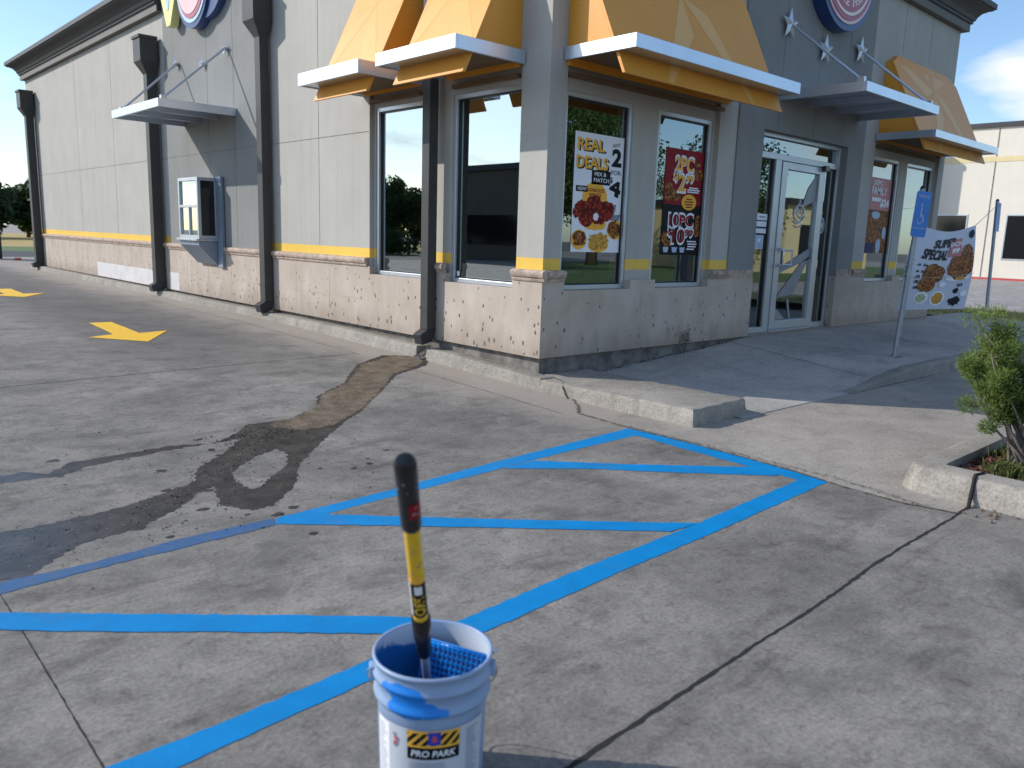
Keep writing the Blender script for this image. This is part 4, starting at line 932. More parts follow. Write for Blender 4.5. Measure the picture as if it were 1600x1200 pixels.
# ------------------------------------------------------------------ wall signs (round, only their lower parts in view)
def disc(mb, W, s, z, rs, rz, d0, d1, n=48):
    A = [W(s+rs*math.cos(2*math.pi*k/n), d0, z+rz*math.sin(2*math.pi*k/n)) for k in range(n)]; B = [W(s+rs*math.cos(2*math.pi*k/n), d1, z+rz*math.sin(2*math.pi*k/n)) for k in range(n)]
    mb.add(A+B, [tuple(range(n)), tuple(range(n, 2*n))]+[(k, (k+1) % n, n+(k+1) % n, n+k) for k in range(n)])
def wall_sign(W, s, z, rr, parts_, cat_label, loc):
    root = None
    for i, (nm, mm, ds, dz, rs, rz, d0, d1) in enumerate(parts_):
        mb = MB(); disc(mb, W, s+ds, z+dz, rs, rz, d0, d1)
        o = mb.build(nm, M[mm], root, smooth=True)
        if root is None: root = o; tag(o, cat_label, 'sign')
    return root
sg = wall_sign(WR, 5.12, 4.93, .7, [('wall_sign', 'signblue', 0, 0, .76, .76, -.011, .16), ('silver_rim', 'signpinkp', .0, .02, .70, .70, .1602, .172), ('red_disc', 'signpink', 0, .02, .66, .66, .1722, .182), ('cream_ring', 'signcream', 0, .02, .60, .60, .1822, .186), ('red_disc', 'signpink', 0, .02, .56, .56, .1862, .190)], 'round dark blue and red logo sign above the entrance canopy', (5.2, 0, 5))
mb = MB(); disc(mb, WR, 4.55, 5.22, .78, .62, -.011, .12); mb.build('backing_plate', M['signblue'], sg, smooth=True)
mb = MB()
letters = 'SINCE 1952'
for i, ch in enumerate(letters):
    if ch == ' ': continue
    a = -math.pi/2+(i-4.5)*.155; vs, fs = text2d(ch, .015); hw = .018 if ch in 'I1' else .036; hh = .05
    cx_, cz_ = 5.12+.45*math.cos(a), 4.95+.45*math.sin(a); t = a+math.pi/2; out_ = []
    for u, v in vs:
        x = (u*2-1)*hw; y = (v*2-1)*hh; out_.append(WR(cx_+x*math.cos(t)-y*math.sin(t), .1925, cz_+x*math.sin(t)+y*math.cos(t)))
    mb.add(out_, fs)
mb.build('lettering', M['signcream'], sg)
sg2 = wall_sign(WL, 7.72, 5.10, .6, [('wall_sign', 'signblue', 0, .0, .62, .66, -.011, .14), ('silver_rim', 'signpale', 0, .02, .58, .60, .1402, .152), ('red_disc', 'signpink', 0, .02, .52, .54, .1522, .160), ('pink_disc', 'signpinkp', .03, .05, .48, .50, .1602, .166)], 'round pink and blue logo sign high on the grey lane-side panel', (0, 7.7, 5))
mb = MB(); v = [WL(8.95, d, z) for d, z in ((.10, 6.1), (.10, 4.75))]
mb = MB(); poly = [(9.05, 6.1), (9.0, 5.1), (8.78, 4.62), (8.62, 4.62), (8.40, 5.0), (8.22, 5.3), (8.2, 6.1)]
mb.prism([WL(s, .02, z) for s, z in poly], Vector(WL(0, 1, 0))*.13); mb.build('yellow_shield', M['signyellow'], sg2)
mb = MB(); poly = [(8.86, 6.0), (8.84, 5.15), (8.72, 4.86), (8.66, 4.86), (8.56, 5.2), (8.5, 6.0)]
mb.prism([WL(s, .151, z) for s, z in poly], Vector(WL(0, 1, 0))*.006); mb.build('pale_blue_inlay', M['signpale'], sg2)
mb = MB(); disc(mb, WL, 7.3, 5.25, .72, .72, -.011, .10); mb.build('backing_plate', M['signblue'], sg2, smooth=True)

# ------------------------------------------------------------------ window posters
def poster(x0, x1, z1_, z0_, y, base, label, name='poster'):
    def F(u, v, k): return (x0+(x1-x0)*u, y-.0016*k, z1_+(z0_-z1_)*v)
    mb = MB(); mb.add([F(0, 0, 0), F(1, 0, 0), F(1, 1, 0), F(0, 1, 0)], [(0, 1, 2, 3)])
    o = mb.build(name, M[base]); tag(o, label, 'poster', 'paper posters in the front windows'); return o, F
def layer(o, nm, mm, fn):
    mb = MB(); fn(mb); return (mb.build_split if nm in ('picture', 'sauce_cup', 'sauce_disc') else mb.build)(nm, M[mm], o, fix=False)
py_ = .138
P1, F = poster(.51, 1.275, 2.45, 1.30, py_, 'whitep', 'white poster reading REAL DEALS with red boneless wings')
layer(P1, 'lettering_shadow', 'black', lambda m: (put_text(m, 'REAL', F, .075, .60, .055, .155, 1, .03), put_text(m, 'DEALS', F, .065, .68, .20, .305, 1, .03)))
layer(P1, 'lettering', 'orange', lambda m: (put_text(m, 'REAL', F, .05, .57, .045, .145, 2, .03), put_text(m, 'DEALS', F, .04, .65, .19, .295, 2, .03)))
layer(P1, 'lettering', 'black', lambda m: (put_text(m, 'ANY', F, .72, .88, .055, .085, 1, .01, rot=-.1), put_text(m, '2', F, .72, .92, .10, .255, 1, .05), put_text(m, 'FOR', F, .72, .92, .285, .325, 1, .01), put_text(m, '$', F, .70, .76, .345, .40, 1, .02), put_text(m, '4', F, .70, .93, .37, .51, 1, .06, rot=.15),
    rect(m, F, .34, .71, .30, .42, 1), rect(m, F, .05, .27, .44, .49, 1)))
layer(P1, 'sauce_disc', 'orange', lambda m: (blob(m, F, .42, .53, .24, .13, 1, 36, .0), blob(m, F, .45, .76, .22, .05, 1, 20, .1, 4), blob(m, F, .15, .895, .15, .085, 1, 30, 0), blob(m, F, .53, .94, .20, .06, 1, 30, .0), blob(m, F, .86, .80, .17, .085, 1, 30, 0)))
layer(P1, 'lettering', 'whitep', lambda m: (put_text(m, 'MIX &', F, .39, .62, .315, .35, 3, .01), put_text(m, 'MATCH', F, .38, .68, .365, .40, 3, .01), put_text(m, 'NEW!', F, .08, .24, .45, .48, 3, .01)))
layer(P1, 'lettering', 'maroon', lambda m: (put_text(m, 'BONELESS', F, .24, .60, .455, .485, 3, .01), put_text(m, 'WINGS', F, .30, .54, .495, .525, 3, .01)))
layer(P1, 'picture', 'wings', lambda m: [blob(m, F, u, v, ru, rv, 2+i*.25, 20, .14, i) for i, (u, v, ru, rv) in enumerate(((.17, .63, .13, .075), (.42, .60, .16, .085), (.66, .64, .16, .085), (.26, .71, .14, .08), (.52, .69, .15, .075), (.07, .66, .06, .05)))])
layer(P1, 'picture', 'greyprint', lambda m: (m.add([F(.60, .565, 1), F(.86, .58, 1), F(.83, .67, 1), F(.97, .66, 1), F(.92, .72, 1), F(.75, .72, 1)], [(0, 1, 2, 3, 4, 5)]),))
layer(P1, 'picture', 'whitep', lambda m: (blob(m, F, .45, .69, .06, .035, 4, 12, .2),))
layer(P1, 'picture', 'fries', lambda m: (blob(m, F, .53, .905, .20, .075, 3, 30, .16, 3),))
layer(P1, 'picture', 'fried', lambda m: (blob(m, F, .84, .80, .14, .075, 3, 26, .15, 5), blob(m, F, .15, .87, .13, .05, 3, 20, .08, 6), blob(m, F, .15, .925, .12, .02, 3.4, 20, .08, 6)))
P2, F = poster(1.955, 2.69, 2.44, 1.285, py_, 'maroon', 'maroon and black poster with 2PC and 10PC chicken prices')
layer(P2, 'lower_panel', 'black', lambda m: rect(m, F, 0, 1, .52, 1, 1))
def o2(m, k, gw, sel):
    if sel != 'b':
        put_text(m, '2PC', F, .24, .70, .075, .20, k, .028+gw*1.2, grow=gw); put_text(m, '$', F, .22, .33, .23, .30, k, .03+gw*.8, grow=gw); put_text(m, '2', F, .33, .52, .235, .39, k, .028+gw*1.2, grow=gw); put_text(m, '99', F, .53, .72, .235, .30, k, .04+gw*.8, grow=gw)
    if sel != 'a':
        put_text(m, '10PC', F, .16, .78, .61, .72, k, .028+gw*1.2, grow=gw); put_text(m, '$', F, .16, .25, .75, .82, k, .03+gw*.8, grow=gw); put_text(m, '10', F, .26, .58, .75, .885, k, .028+gw*1.2, grow=gw); put_text(m, '99', F, .59, .80, .75, .82, k, .04+gw*.8, grow=gw)
layer(P2, 'lettering_outline', 'whitep', lambda m: o2(m, 3, .022, 'ab'))
layer(P2, 'lettering', 'orange', lambda m: o2(m, 4.5, 0, 'a')); layer(P2, 'lettering', 'maroon', lambda m: o2(m, 4.5, 0, 'b'))
layer(P2, 'picture', 'fried', lambda m: [blob(m, F, u, v, ru, rv, 2+i*.1, 22, .16, i) for i, (u, v, ru, rv) in enumerate(((.10, .36, .10, .05), (.26, .43, .20, .055), (.12, .44, .1, .05), (.84, .22, .13, .055), (.80, .12, .10, .03), (.92, .66, .08, .05), (.90, .76, .09, .06), (.08, .84, .07, .06), (.18, .89, .12, .03)))])
layer(P2, 'price_disc', 'orange', lambda m: blob(m, F, .64, .49, .19, .075, 3, 36, 0))
layer(P2, 'lettering', 'whitep', lambda m: [rect(m, F, u0, u1, v, v+.012, 3) for u0, u1, v in ((.62, .86, .345, ), (.58, .90, .365), (.58, .88, .385), (.66, .90, .86), (.68, .92, .885), (.68, .90, .91), (.66, .86, .935))])
layer(P2, 'lettering', 'maroon', lambda m: [rect(m, F, u0, u1, v, v+.012, 4.5) for u0, u1, v in ((.56, .72, .455), (.52, .76, .48), (.54, .74, .505), (.56, .72, .53))])
layer(P2, 'sauce_cup', 'tealcup', lambda m: [m.add([F(u-.07, .925, 4), F(u+.07, .925, 4), F(u+.05, .975, 4), F(u-.05, .975, 4)], [(0, 1, 2, 3)]) for u in (.12, .34, .54)])
P3, F = poster(7.08, 7.80, 2.50, 1.36, py_, 'fried', 'red topped family meal poster in the window right of the door')
layer(P3, 'red_panel', 'signpink', lambda m: rect(m, F, 0, 1, 0, .42, 1))
layer(P3, 'lettering', 'whitep', lambda m: (put_text(m, '30PC', F, .1, .55, .03, .10, 3, .03), put_text(m, 'FAMILY', F, .06, .80, .12, .22, 3, .03), rect(m, F, .08, .52, .26, .31, 3), put_text(m, '$24', F, .50, .95, .27, .39, 3, .05)))
layer(P3, 'picture', 'tealcup', lambda m: (blob(m, F, .35, .49, .22, .05, 3, 14, .1), blob(m, F, .85, .72, .10, .09, 3, 14, .1), blob(m, F, .62, .9, .12, .1, 3, 14, .1)))
layer(P3, 'lower_panel', 'navy', lambda m: rect(m, F, 0, .42, .86, 1, 2))
# chrome disc decal and yellow bin visible at the foot of the first poster window are inside the room
mb = MB(); mb.lathe([(.0, .55), (.13, .55), (.15, .0), (0, 0)], (.62, .62, .66), 24); tag(mb.build('yellow_tub', M['yel'], smooth=True), 'yellow plastic tub inside at the foot of the REAL DEALS window', 'tub')

# ------------------------------------------------------------------ sign poles and banner
def tri_frame(p, q): return None
def parking_sign(base, topp, face_dir, label, w_=.23, h_=.52, smallsign=True):
    t = empty('parking_sign', base, label, 'sign', 'blue parking signs on steel poles')
    b0 = Vector(base); tp = Vector(topp); mb = MB(); mb.tube([b0, tp], .030, 14); mb.build('pole', M['steel'], t, smooth=True)
    mb = MB(); mb.tube([tp, tp+Vector((0, 0, .035))], [.034, .018], 12); mb.build('pole_cap', M['blk'], t, smooth=True)
    mb = MB(); mb.box((b0.x-.09, b0.y-.07, b0.z-.01), (b0.x+.09, b0.y+.07, b0.z+.014)); mb.build('base_plate', M['dark'], t, bevel=.003)
    ax = (tp-b0).normalized(); nrm = Vector(face_dir).normalized(); side = ax.cross(nrm).normalized(); nrm = side.cross(ax)
    c = tp-ax*(h_/2+.03)+nrm*.036
    def F(u, v, k): return c+side*(u-.5)*w_-ax*(v-.5)*h_+nrm*(.0035+.0012*k)
    mb = MB(); mb.prism([c+side*(a-.5)*w_+ax*(b_-.5)*h_ for a, b_ in ((.06, 0), (.94, 0), (1, .04), (1, .96), (.94, 1), (.06, 1), (0, .96), (0, .04))], nrm*.003)
    sgn = mb.build('sign_plate', M['parkblue'], t)
    mb = MB(); e = .025
    for a in ((0, 1, 0, e), (0, 1, 1-e, 1), (0, e*1.5, e, 1-e), (1-e*1.5, 1, e, 1-e)): pass
    blob(mb, F, .45, .30, .05, .035, 1, 14, 0)
    mb.add([F(.42, .35, 1), F(.50, .35, 1), F(.52, .50, 1), F(.66, .52, 1), F(.75, .66, 1), F(.68, .68, 1), F(.60, .57, 1), F(.44, .56, 1)], [tuple(range(8))])
    n = 22; ring_ = []
    for k in range(n+1):
        a = -1.2+4.2*k/n; ring_.append((a,))
    pts = [(.45+.19*math.cos(a[0]), .60+.125*math.sin(a[0])) for a in ring_]; pts2 = [(.45+.15*math.cos(a[0]), .60+.098*math.sin(a[0])) for a in ring_]
    for i in range(n): mb.add([F(*pts[i], 1), F(*pts[i+1], 1), F(*pts2[i+1], 1), F(*pts2[i], 1)], [(0, 1, 2, 3)])
    put_text(mb, 'PARKING', F, .14, .86, .07, .15, 1, .02)
    rect(mb, F, .08, .92, .80, .815, 1)
    mb.build('pictogram', M['tealcup'], sgn)
    return t
PA = Vector((4.56, -1.48, .145)); PB = Vector((11.0, -.5, .17))
parking_sign(PA, (4.63, -1.547, 2.13), (-.38, -.92, 0), 'near blue wheelchair parking sign on its pole at the sidewalk edge')
parking_sign(PB, (11.25, -.35, 2.36), (.02, -1, 0), 'far blue parking sign on the leaning pole in the grass')
# banner: top edge sags between ties, body bulges
B0 = Vector((4.62, -1.25, 0)); B1 = Vector((5.47, -2.02, 0)); H0 = .60
BT = [Vector((4.90, -1.42, 1.74)), Vector((6.44, -1.60, 1.78))]; BB = [Vector((4.62, -1.41, .71)), Vector((6.20, -1.64, .69))]
def FB(u, v, k):
    top = BT[0].lerp(BT[1], u); bot = BB[0].lerp(BB[1], u); p = top.lerp(bot, v)
    sag = -.09*math.sin(math.pi*u)*(1-v); belly = .07*math.sin(math.pi*v)+.03*math.sin(5*u+2*v)
    left = -.14*math.sin(math.pi*min(1, v*1.02))*(1-u)**2
    ud = (BT[1]-BT[0]).normalized(); nn = Vector((-.15, -.98, 0)); nn.normalize()
    return p+Vector((0, 0, sag))+ud*left+nn*(belly*.6+.0022*k)
mb = MB(); n = 20; mb.add([FB(i/n, j/n, 0) for j in range(n+1) for i in range(n+1)], [(j*(n+1)+i, j*(n+1)+i+1, (j+1)*(n+1)+i+1, (j+1)*(n+1)+i) for j in range(n) for i in range(n)])
BN = mb.build('banner', M['cloth'], smooth='all', fix=False); tag(BN, 'white vinyl banner reading SPECIAL with fried chicken, tied beside the pole', 'banner')
def blobB(mb, u, v, ru, rv, k, jag=.12, seed=0):  # fan of small faces so it follows the cloth
    r = random.Random(seed); n = 24; q = [1+r.uniform(-jag, jag) for _ in range(n)]
    c = FB(u, v, k); rings = [[FB(min(.99, max(.01, u+ru*q[i]*t*math.cos(2*math.pi*i/n))), min(.99, max(.01, v+rv*q[i]*t*math.sin(2*math.pi*i/n))), k) for i in range(n)] for t in (.5, 1)]
    mb.add([c]+rings[0]+rings[1], [(0, 1+i, 1+(i+1) % n) for i in range(n)]+[(1+i, 1+n+i, 1+n+(i+1) % n, 1+(i+1) % n) for i in range(n)])
mb = MB(); put_text(mb, 'SUPER', FB, .30, .66, .10, .21, 4, .04, .35, rot=-.12); put_text(mb, 'SPECIAL', FB, .17, .55, .24, .37, 4, .04, .35, rot=.0)
for v, a in ((.42, .14), (.50, .12), (.57, .07), (.63, .06), (.70, .07)): put_text(mb, 'a la o'[:max(2, int(a*40))], FB, .14, .14+a, v, v+.035, 4, .02, .3)
for v in (.38, .43, .48, .53, .58): put_text(mb, 'PM', FB, .01, .08, v, v+.03, 4, .02)
put_text(mb, '$5', FB, .80, .88, .68, .72, 4, .03)
mb.build('lettering', M['black'], BN, fix=False)
mb = MB(); rect(mb, FB, .56, .78, .11, .33, 3); mb.build('red_box', M['signpink'], BN, fix=False)
mb = MB(); put_text(mb, 'EACH', FB, .57, .77, .14, .20, 5, .03, .2); put_text(mb, '99', FB, .61, .74, .22, .29, 5, .04, .2); mb.build('lettering', M['whitep'], BN, fix=False)
for q in ((.57, .68), (.92, .81)): mb = MB(); blobB(mb, q[0], q[1], .05, .035, 4, .05, 3); mb.build('white_patch', M['whitep'], BN, fix=False)
mb = MB(); blobB(mb, .80, .46, .20, .17, 3, .07, 1); blobB(mb, .88, .32, .09, .12, 3.4, .07, 2); blobB(mb, .40, .55, .17, .13, 3, .10, 4); blobB(mb, .33, .68, .13, .09, 3.4, .12, 5); mb.build_split('picture', M['fried'], BN, fix=False)
mb = MB(); blobB(mb, .55, .86, .11, .095, 2, 0, 1); blobB(mb, .30, .85, .11, .075, 2, 0, 1); blobB(mb, .78, .60, .19, .045, 2.4, 0, 1); mb.build_split('plate', M['whitep'], BN, fix=False)
mb = MB(); blobB(mb, .55, .86, .085, .075, 3, .08, 7); blobB(mb, .82, .615, .08, .025, 4, .1, 7); mb.build_split('picture', M['fries'], BN, fix=False)
mb = MB(); blobB(mb, .29, .85, .08, .055, 3, .08, 8); mb.build('picture', M['slaw'], BN, fix=False)
mb = MB(); blobB(mb, .81, .90, .085, .055, 3, .25, 9); blobB(mb, .93, .09, .045, .05, 3, .1, 9); blobB(mb, .80, .77, .04, .035, 3, .2, 9); mb.build_split('emblem', M['black'], BN, fix=False)
mb = MB()
mb.tube([FB(1, 0, 0), (11.22, -.36, 2.28)], .004, 4); mb.build('tie_string', M['string'], BN)
mb = MB(); mb.tube([FB(0, 0, 0), (4.62, -1.54, 1.70)], .004, 4); mb.tube([FB(0, 1, 0), (4.59, -1.47, .62), (4.56, -1.44, .6)], .004, 4); mb.build('tie_string', M['string'], BN)
mb = MB(); mb.tube([FB(.1+.9*t/8, .60-.03*t/8, 9) for t in range(9)], .004, 4); mb.tube([FB(1, 1, 0), FB(1, 1, 0)+Vector((-.02, 0, -.25))], .004, 4); mb.build('tie_string', M['string'], BN)

# ------------------------------------------------------------------ warehouse on the right
WX = 40.
WH = empty('warehouse', (WX, 0, .1), 'big white warehouse with dark windows beyond the service road', 'warehouse')
mb = MB(); mb.box((WX, -5, .05), (WX+25, 12.6, 7.55)); mb.build('wall', M['farwall'], WH)
mb = MB(); mb.box((WX-2.2, 12.6, .05), (WX+25, 40, 7.55)); mb.build('wall', M['farwall'], WH)  # unseen projecting block, added to throw its shadow on the front wall
mb = MB(); mb.box((WX-.12, -5.12, 7.55), (WX+25, 12.58, 7.78)); mb.box((WX-2.32, 12.62, 7.55), (WX+25, 40, 7.78)); mb.build_split('coping', M['cornice'], WH)
mb = MB(); mb.box((WX-.02, -5, 5.9), (WX-.002, 12.55, 6.15)); mb.build('wall_band', M['farband'], WH)
for y0, y1 in ((-3, .4), (4.6, 7.80), (9.55, 12.2)):
    mb = MB(); mb.box((WX-.03, y0, 1.12), (WX-.004, y1, 3.33)); wf = mb.build('window', M['aluw'], WH)
    mb = MB(); mb.box((WX-.036, y0+.06, 1.18), (WX-.031, y1-.06, 3.27)); mb.build('pane', M['darkglass'], wf)
mb = MB()
for y in (8.62, 2.5, -3.6): mb.box((WX-.012, y-.025, .1), (WX-.003, y+.025, 7.5))
mb.build_split('panel_joint', M['found'], WH)
mb = MB(); mb.box((WX-1.4, -5, .05), (WX-1.15, 12, .24)); rk = mb.build('red_kerb', M['redcurb']); tag(rk, 'red painted kerb at the foot of the white warehouse', 'kerb', kind='structure')
mb = MB(); mb.box((WX-1.15, -5, .05), (WX, 12.6, .22)); rk = mb.build('warehouse_sidewalk', M['farlot']); tag(rk, 'narrow pale sidewalk along the warehouse wall', 'sidewalk', kind='structure')

# ------------------------------------------------------------------ trees and plants
def crown_mesh(mb, c, R3, n, size, seed, clumps=26, flat=1.0):
    r = random.Random(seed); cs = []
    for i in range(clumps):
        v = Vector((r.gauss(0, 1), r.gauss(0, 1), r.gauss(0, 1))).normalized()*r.uniform(.35, .95)
        cs.append((Vector((c[0]+v.x*R3[0], c[1]+v.y*R3[1], c[2]+v.z*R3[2])), r.uniform(.22, .42)))
    vs, fs = [], []
    for i in range(n):
        cc, cr_ = cs[r.randrange(clumps)]
        v = Vector((r.gauss(0, 1), r.gauss(0, 1), r.gauss(0, 1))).normalized()*(r.random()**.45)*cr_
        p = cc+Vector((v.x*R3[0], v.y*R3[1], v.z*R3[2]*flat)); s = size*r.uniform(.6, 1.4)
        a = Vector((r.gauss(0, 1), r.gauss(0, 1), r.gauss(0, 1))).normalized(); b_ = a.orthogonal().normalized()
        k = len(vs); vs += [p-a*s, p+b_*s*.45, p+a*s, p-b_*s*.45]; fs.append((k, k+1, k+2, k+3))
    mb.add(vs, fs); return cs
def tree(x, y, h, rad, n, size, seed, lm, label, group, gz_=None, zlow=.35):
    z = g(y) if gz_ is None else gz_; t = empty('tree', (x, y, z), label, 'tree', group)
    mb = MB(); cs = crown_mesh(mb, (x, y, z+h*(1+zlow)/2), (rad, rad, h*(1-zlow)/2), n, size, seed); mb.build('crown', M[lm], t, fix=False)
    mb = MB(); r = random.Random(seed); zb = z+h*zlow
    mb.tube([(x, y, z-.1), (x+.05, y, z+h*.2), (x, y+.1, zb+h*.1), (x+.1, y, z+h*.7)], [h*.035, h*.028, h*.022, h*.01], 8)
    for cc, _ in cs[:9]: mb.tube([(x, y, zb-h*.03), (Vector((x, y, zb))*.5+cc*.5)+Vector((0, 0, -.03*h)), cc], [h*.014, h*.009, h*.003], 6)
    mb.build('trunk', M['bark'], t, smooth='all'); return t
# dark trees beyond the far left corner of the building
for i, (x, y, h, rad, lab) in enumerate(((-1.5, 62, 5.6, 4.4, 'dark bushy tree at the far left edge, beyond the dry field'), (5.2, 63, 5.9, 3.4, 'tall dark tree with a pointed top left of the building'), (-9, 66, 5.6, 5, 'dark tree outside the left edge of the field'), (9.6, 66, 4.6, 3.6, 'low dark tree half hidden by the building corner'))):
    tree(x, y, h, rad, 6500, .26, 70+i, 'leafdark', lab, 'dark trees beyond the dry field', zlow=.08)
# trees across the lot behind the camera: seen mirrored in the glass
for i, (x, y, h, rad, lm, zl) in enumerate(((19, -18.5, 8.5, 4.2, 'leafmid', .3), (30, -17.5, 7.5, 3.0, 'leafdark', .05), (29, -25, 10, 4.6, 'leafmid', .25), (52, -34, 9, 7, 'leafmid', .10), (-24, 38.5, 5.6, 2.3, 'leafdark', .12), (-30, 44, 4.6, 3.5, 'leafdark', .1), (-19, 43, 3.6, 3.0, 'leafdark', .1))):
    tree(x, y, h, rad, 15000, .10, 90+i, lm, ('broad oak across the lot mirrored in the front windows', 'tall oak across the lot mirrored in the door glass', 'dark oak across the lot right of the parking bays', 'far oak behind the lot mirrored above the door', 'dark tree mirrored in the lane-side window', 'far dark tree across the drive lane', 'low dark tree across the drive lane')[i], 'trees across the lot', zlow=zl)
lw = sheet([[(3, -30), (60, -30), (60, -11), (3, -11)]], 'lawn', M['grassgreen'], .02, None); tag(lw, 'green lawn across the parking lot', 'lawn', kind='structure')
sh = empty('shop_building', (38, -18, 0), 'low pale yellow shop across the lawn', 'shop')
mb = MB(); mb.box((34, -26, 0), (44, -16, 3.6)); mb.build('wall', M['farband'], sh); mb = MB(); mb.box((33.7, -26.3, 3.6), (44.3, -15.7, 3.9)); mb.build('roof_edge', M['cornice'], sh)
mb = MB(); mb.box((33.96, -24, .8), (33.99, -18, 2.6)); mb.box((35.5, -15.99, .8), (42.5, -15.96, 2.6)); mb.build_split('window', M['darkglass'], sh)
M['brownwall'] = stucco('brown_wall', (.13, .105, .085))
sh = empty('brown_building', (-30, 22, 0), 'long dark brown building across the drive lane', 'building')
mb = MB(); mb.box((-40, 23, 0), (-24, 33.5, 5.0)); mb.build('wall', M['brownwall'], sh); mb = MB(); mb.box((-40.2, 22.8, 5.0), (-23.8, 33.7, 5.3)); mb.build('roof_edge', M['cornice'], sh)
mb = MB(); mb.box((-23.99, 24, 1), (-23.96, 32, 2.6)); mb.build('window', M['darkglass'], sh)

hd = empty('hedge', (-22, 37, .19), 'unseen dark hedge across the drive lane, added to darken the lane window reflection', 'hedge')  # added out of view, darkens the lower part of the lane window's reflection
mb = MB(); crown_mesh(mb, (-22, 40, 1.0), (1.6, 7.5, 1.1), 16000, .09, 55, 60); mb.build('foliage', M['leafdark'], hd, fix=False)
mb = MB()
for i in range(9): mb.tube([(-22, 33.5+1.6*i, .1), (-22, 33.6+1.6*i, 1.2)], [.06, .03], 6)
mb.build('stem', M['bark'], hd)
# the big shrub at the right edge
def shrub():
    bx_, by_, bz = .34, -3.98, .09; t = empty('shrub', (bx_, by_, bz), 'leggy green juniper shrub standing in the planter mulch', 'shrub')
    r = random.Random(12); stems = MB(); tufts = []
    c0 = Vector((.58, -3.90, .70))
    ends = []
    for i in range(24):
        a = r.uniform(0, 6.28); rr = r.uniform(.12, .50); e = Vector((c0.x+rr*math.cos(a)*1.0, c0.y+rr*math.sin(a)*1.0, r.uniform(.55, 1.02)))
        if i < 6: e = (Vector((.22, -3.66, .70)), Vector((.30, -3.72, .95)), Vector((.18, -3.70, .55)), Vector((.12, -3.78, .82)), Vector((.40, -3.62, .86)), Vector((.20, -3.80, .98)))[i]
        b0 = Vector((bx_+r.uniform(-.05, .12), by_+r.uniform(-.07, .07), bz)); mid = b0.lerp(e, .5)+Vector((r.uniform(-.05, .05), r.uniform(-.05, .05), r.uniform(-.08, .02)))
        q1 = b0.lerp(mid, .5)+Vector((r.uniform(-.02, .02), r.uniform(-.02, .02), 0))
        stems.tube([b0, q1, mid, e], [.011, .009, .007, .003], 6); ends.append((mid, e))
        for j in range(6):
            s_ = mid.lerp(e, r.uniform(.15, 1)); d = Vector((r.gauss(0, 1), r.gauss(0, 1), r.gauss(.5, .8))).normalized()*r.uniform(.05, .16); stems.tube([s_, s_+d*.6, s_+d], [.004, .003, .0015], 4)
            tufts.append((s_+d*.75, r.uniform(.045, .095)))
    for i in range(6):
        s_, e = ends[i]; tufts.append((s_+Vector((r.uniform(-.05, .05), r.uniform(-.05, .05), 0)), .05))
    stems.build('branch', M['twig'], t, smooth='all')
    vs, fs = [], []
    for p, rad in tufts:
        for k in range(360):
            v = Vector((r.gauss(0, 1), r.gauss(0, 1), r.gauss(0, .9))).normalized()*(r.random()**.5)*rad; q = p+v
            d = (v.normalized()*.7+Vector((r.gauss(0, .45), r.gauss(0, .45), r.uniform(.1, .9)))).normalized()*r.uniform(.012, .030); s_ = (d.orthogonal().normalized()*r.choice((-1, 1))+d.cross(d.orthogonal()).normalized()*r.uniform(-1, 1)).normalized()*.0032
            b_ = len(vs); vs += [q-s_, q+s_, q+d+s_*.3, q+d-s_*.3]; fs.append((b_, b_+1, b_+2, b_+3))
    mb = MB(); mb.add(vs, fs); mb.build('foliage', M['leafbush'], t, fix=False)
shrub()
def blades(name, c, n, h, spread, seed, mt, label, cat, group=None, wd=.006, droop=.5):
    r = random.Random(seed); mb = MB()
    for i in range(n):
        a = r.uniform(0, 6.28); rr = abs(r.gauss(0, spread*.5)); b0 = Vector((c[0]+rr*math.cos(a), c[1]+rr*math.sin(a), c[2])); hh = h*r.uniform(.5, 1.1); a2 = r.uniform(0, 6.28)
        d = Vector((math.cos(a2), math.sin(a2), 0)); s_ = Vector((-d.y, d.x, 0))*wd
        p1 = b0+Vector((0, 0, hh*.6))+d*hh*.15; p2 = b0+Vector((0, 0, hh*(1-droop*.4)))+d*hh*.45
        mb.add([b0-s_*.6, b0+s_*.6, p1+s_, p1-s_, p2], [(0, 1, 2, 3), (3, 2, 4)])
    o = mb.build(name, M[mt], fix=False); tag(o, label, cat, group); return o
blades('low_plant', (.12, -3.96, .09), 240, .10, .14, 3, 'weed', 'low spreading green plant at the foot of the shrub', 'plant', 'low plants in the mulch')
blades('low_plant', (.55, -3.90, .09), 200, .13, .14, 4, 'weed', 'taller green plant behind the shrub stems', 'plant', 'low plants in the mulch')
blades('low_plant', (.02, -4.16, .09), 200, .08, .12, 5, 'weed', 'small weedy plant nearest the cracked kerb', 'plant', 'low plants in the mulch')
# little weed growing out of the wall foot
t = empty('weed', (2.30, -.02, .165), 'thin wilted weed growing against the stone base left of the door', 'weed')
mb = MB(); r = random.Random(3); lf = MB()
for i in range(5):
    e = Vector((2.30+r.uniform(-.14, .14), -.05+r.uniform(-.05, .01), .165+r.uniform(.22, .36))); m_ = Vector((2.30, -.04, .165)).lerp(e, .55)+Vector((r.uniform(-.02, .02), 0, .02))
    mb.tube([(2.30, -.03, .16), m_, e], [.004, .003, .001], 4)
    for j in range(34):
        p = m_.lerp(e, r.uniform(-.2, 1))+Vector((r.gauss(0, .02), r.gauss(0, .015), r.gauss(0, .015))); a = Vector((r.gauss(0, 1), r.gauss(0, 1), r.gauss(0, 1))).normalized(); b_ = a.orthogonal().normalized(); s = r.uniform(.006, .013)
        lf.add([p-a*s, p+b_*s*.5, p+a*s, p-b_*s*.5], [(0, 1, 2, 3)])
mb.build('stem', M['twig'], t); lf.build('leaves', M['weeddark'], t, fix=False)

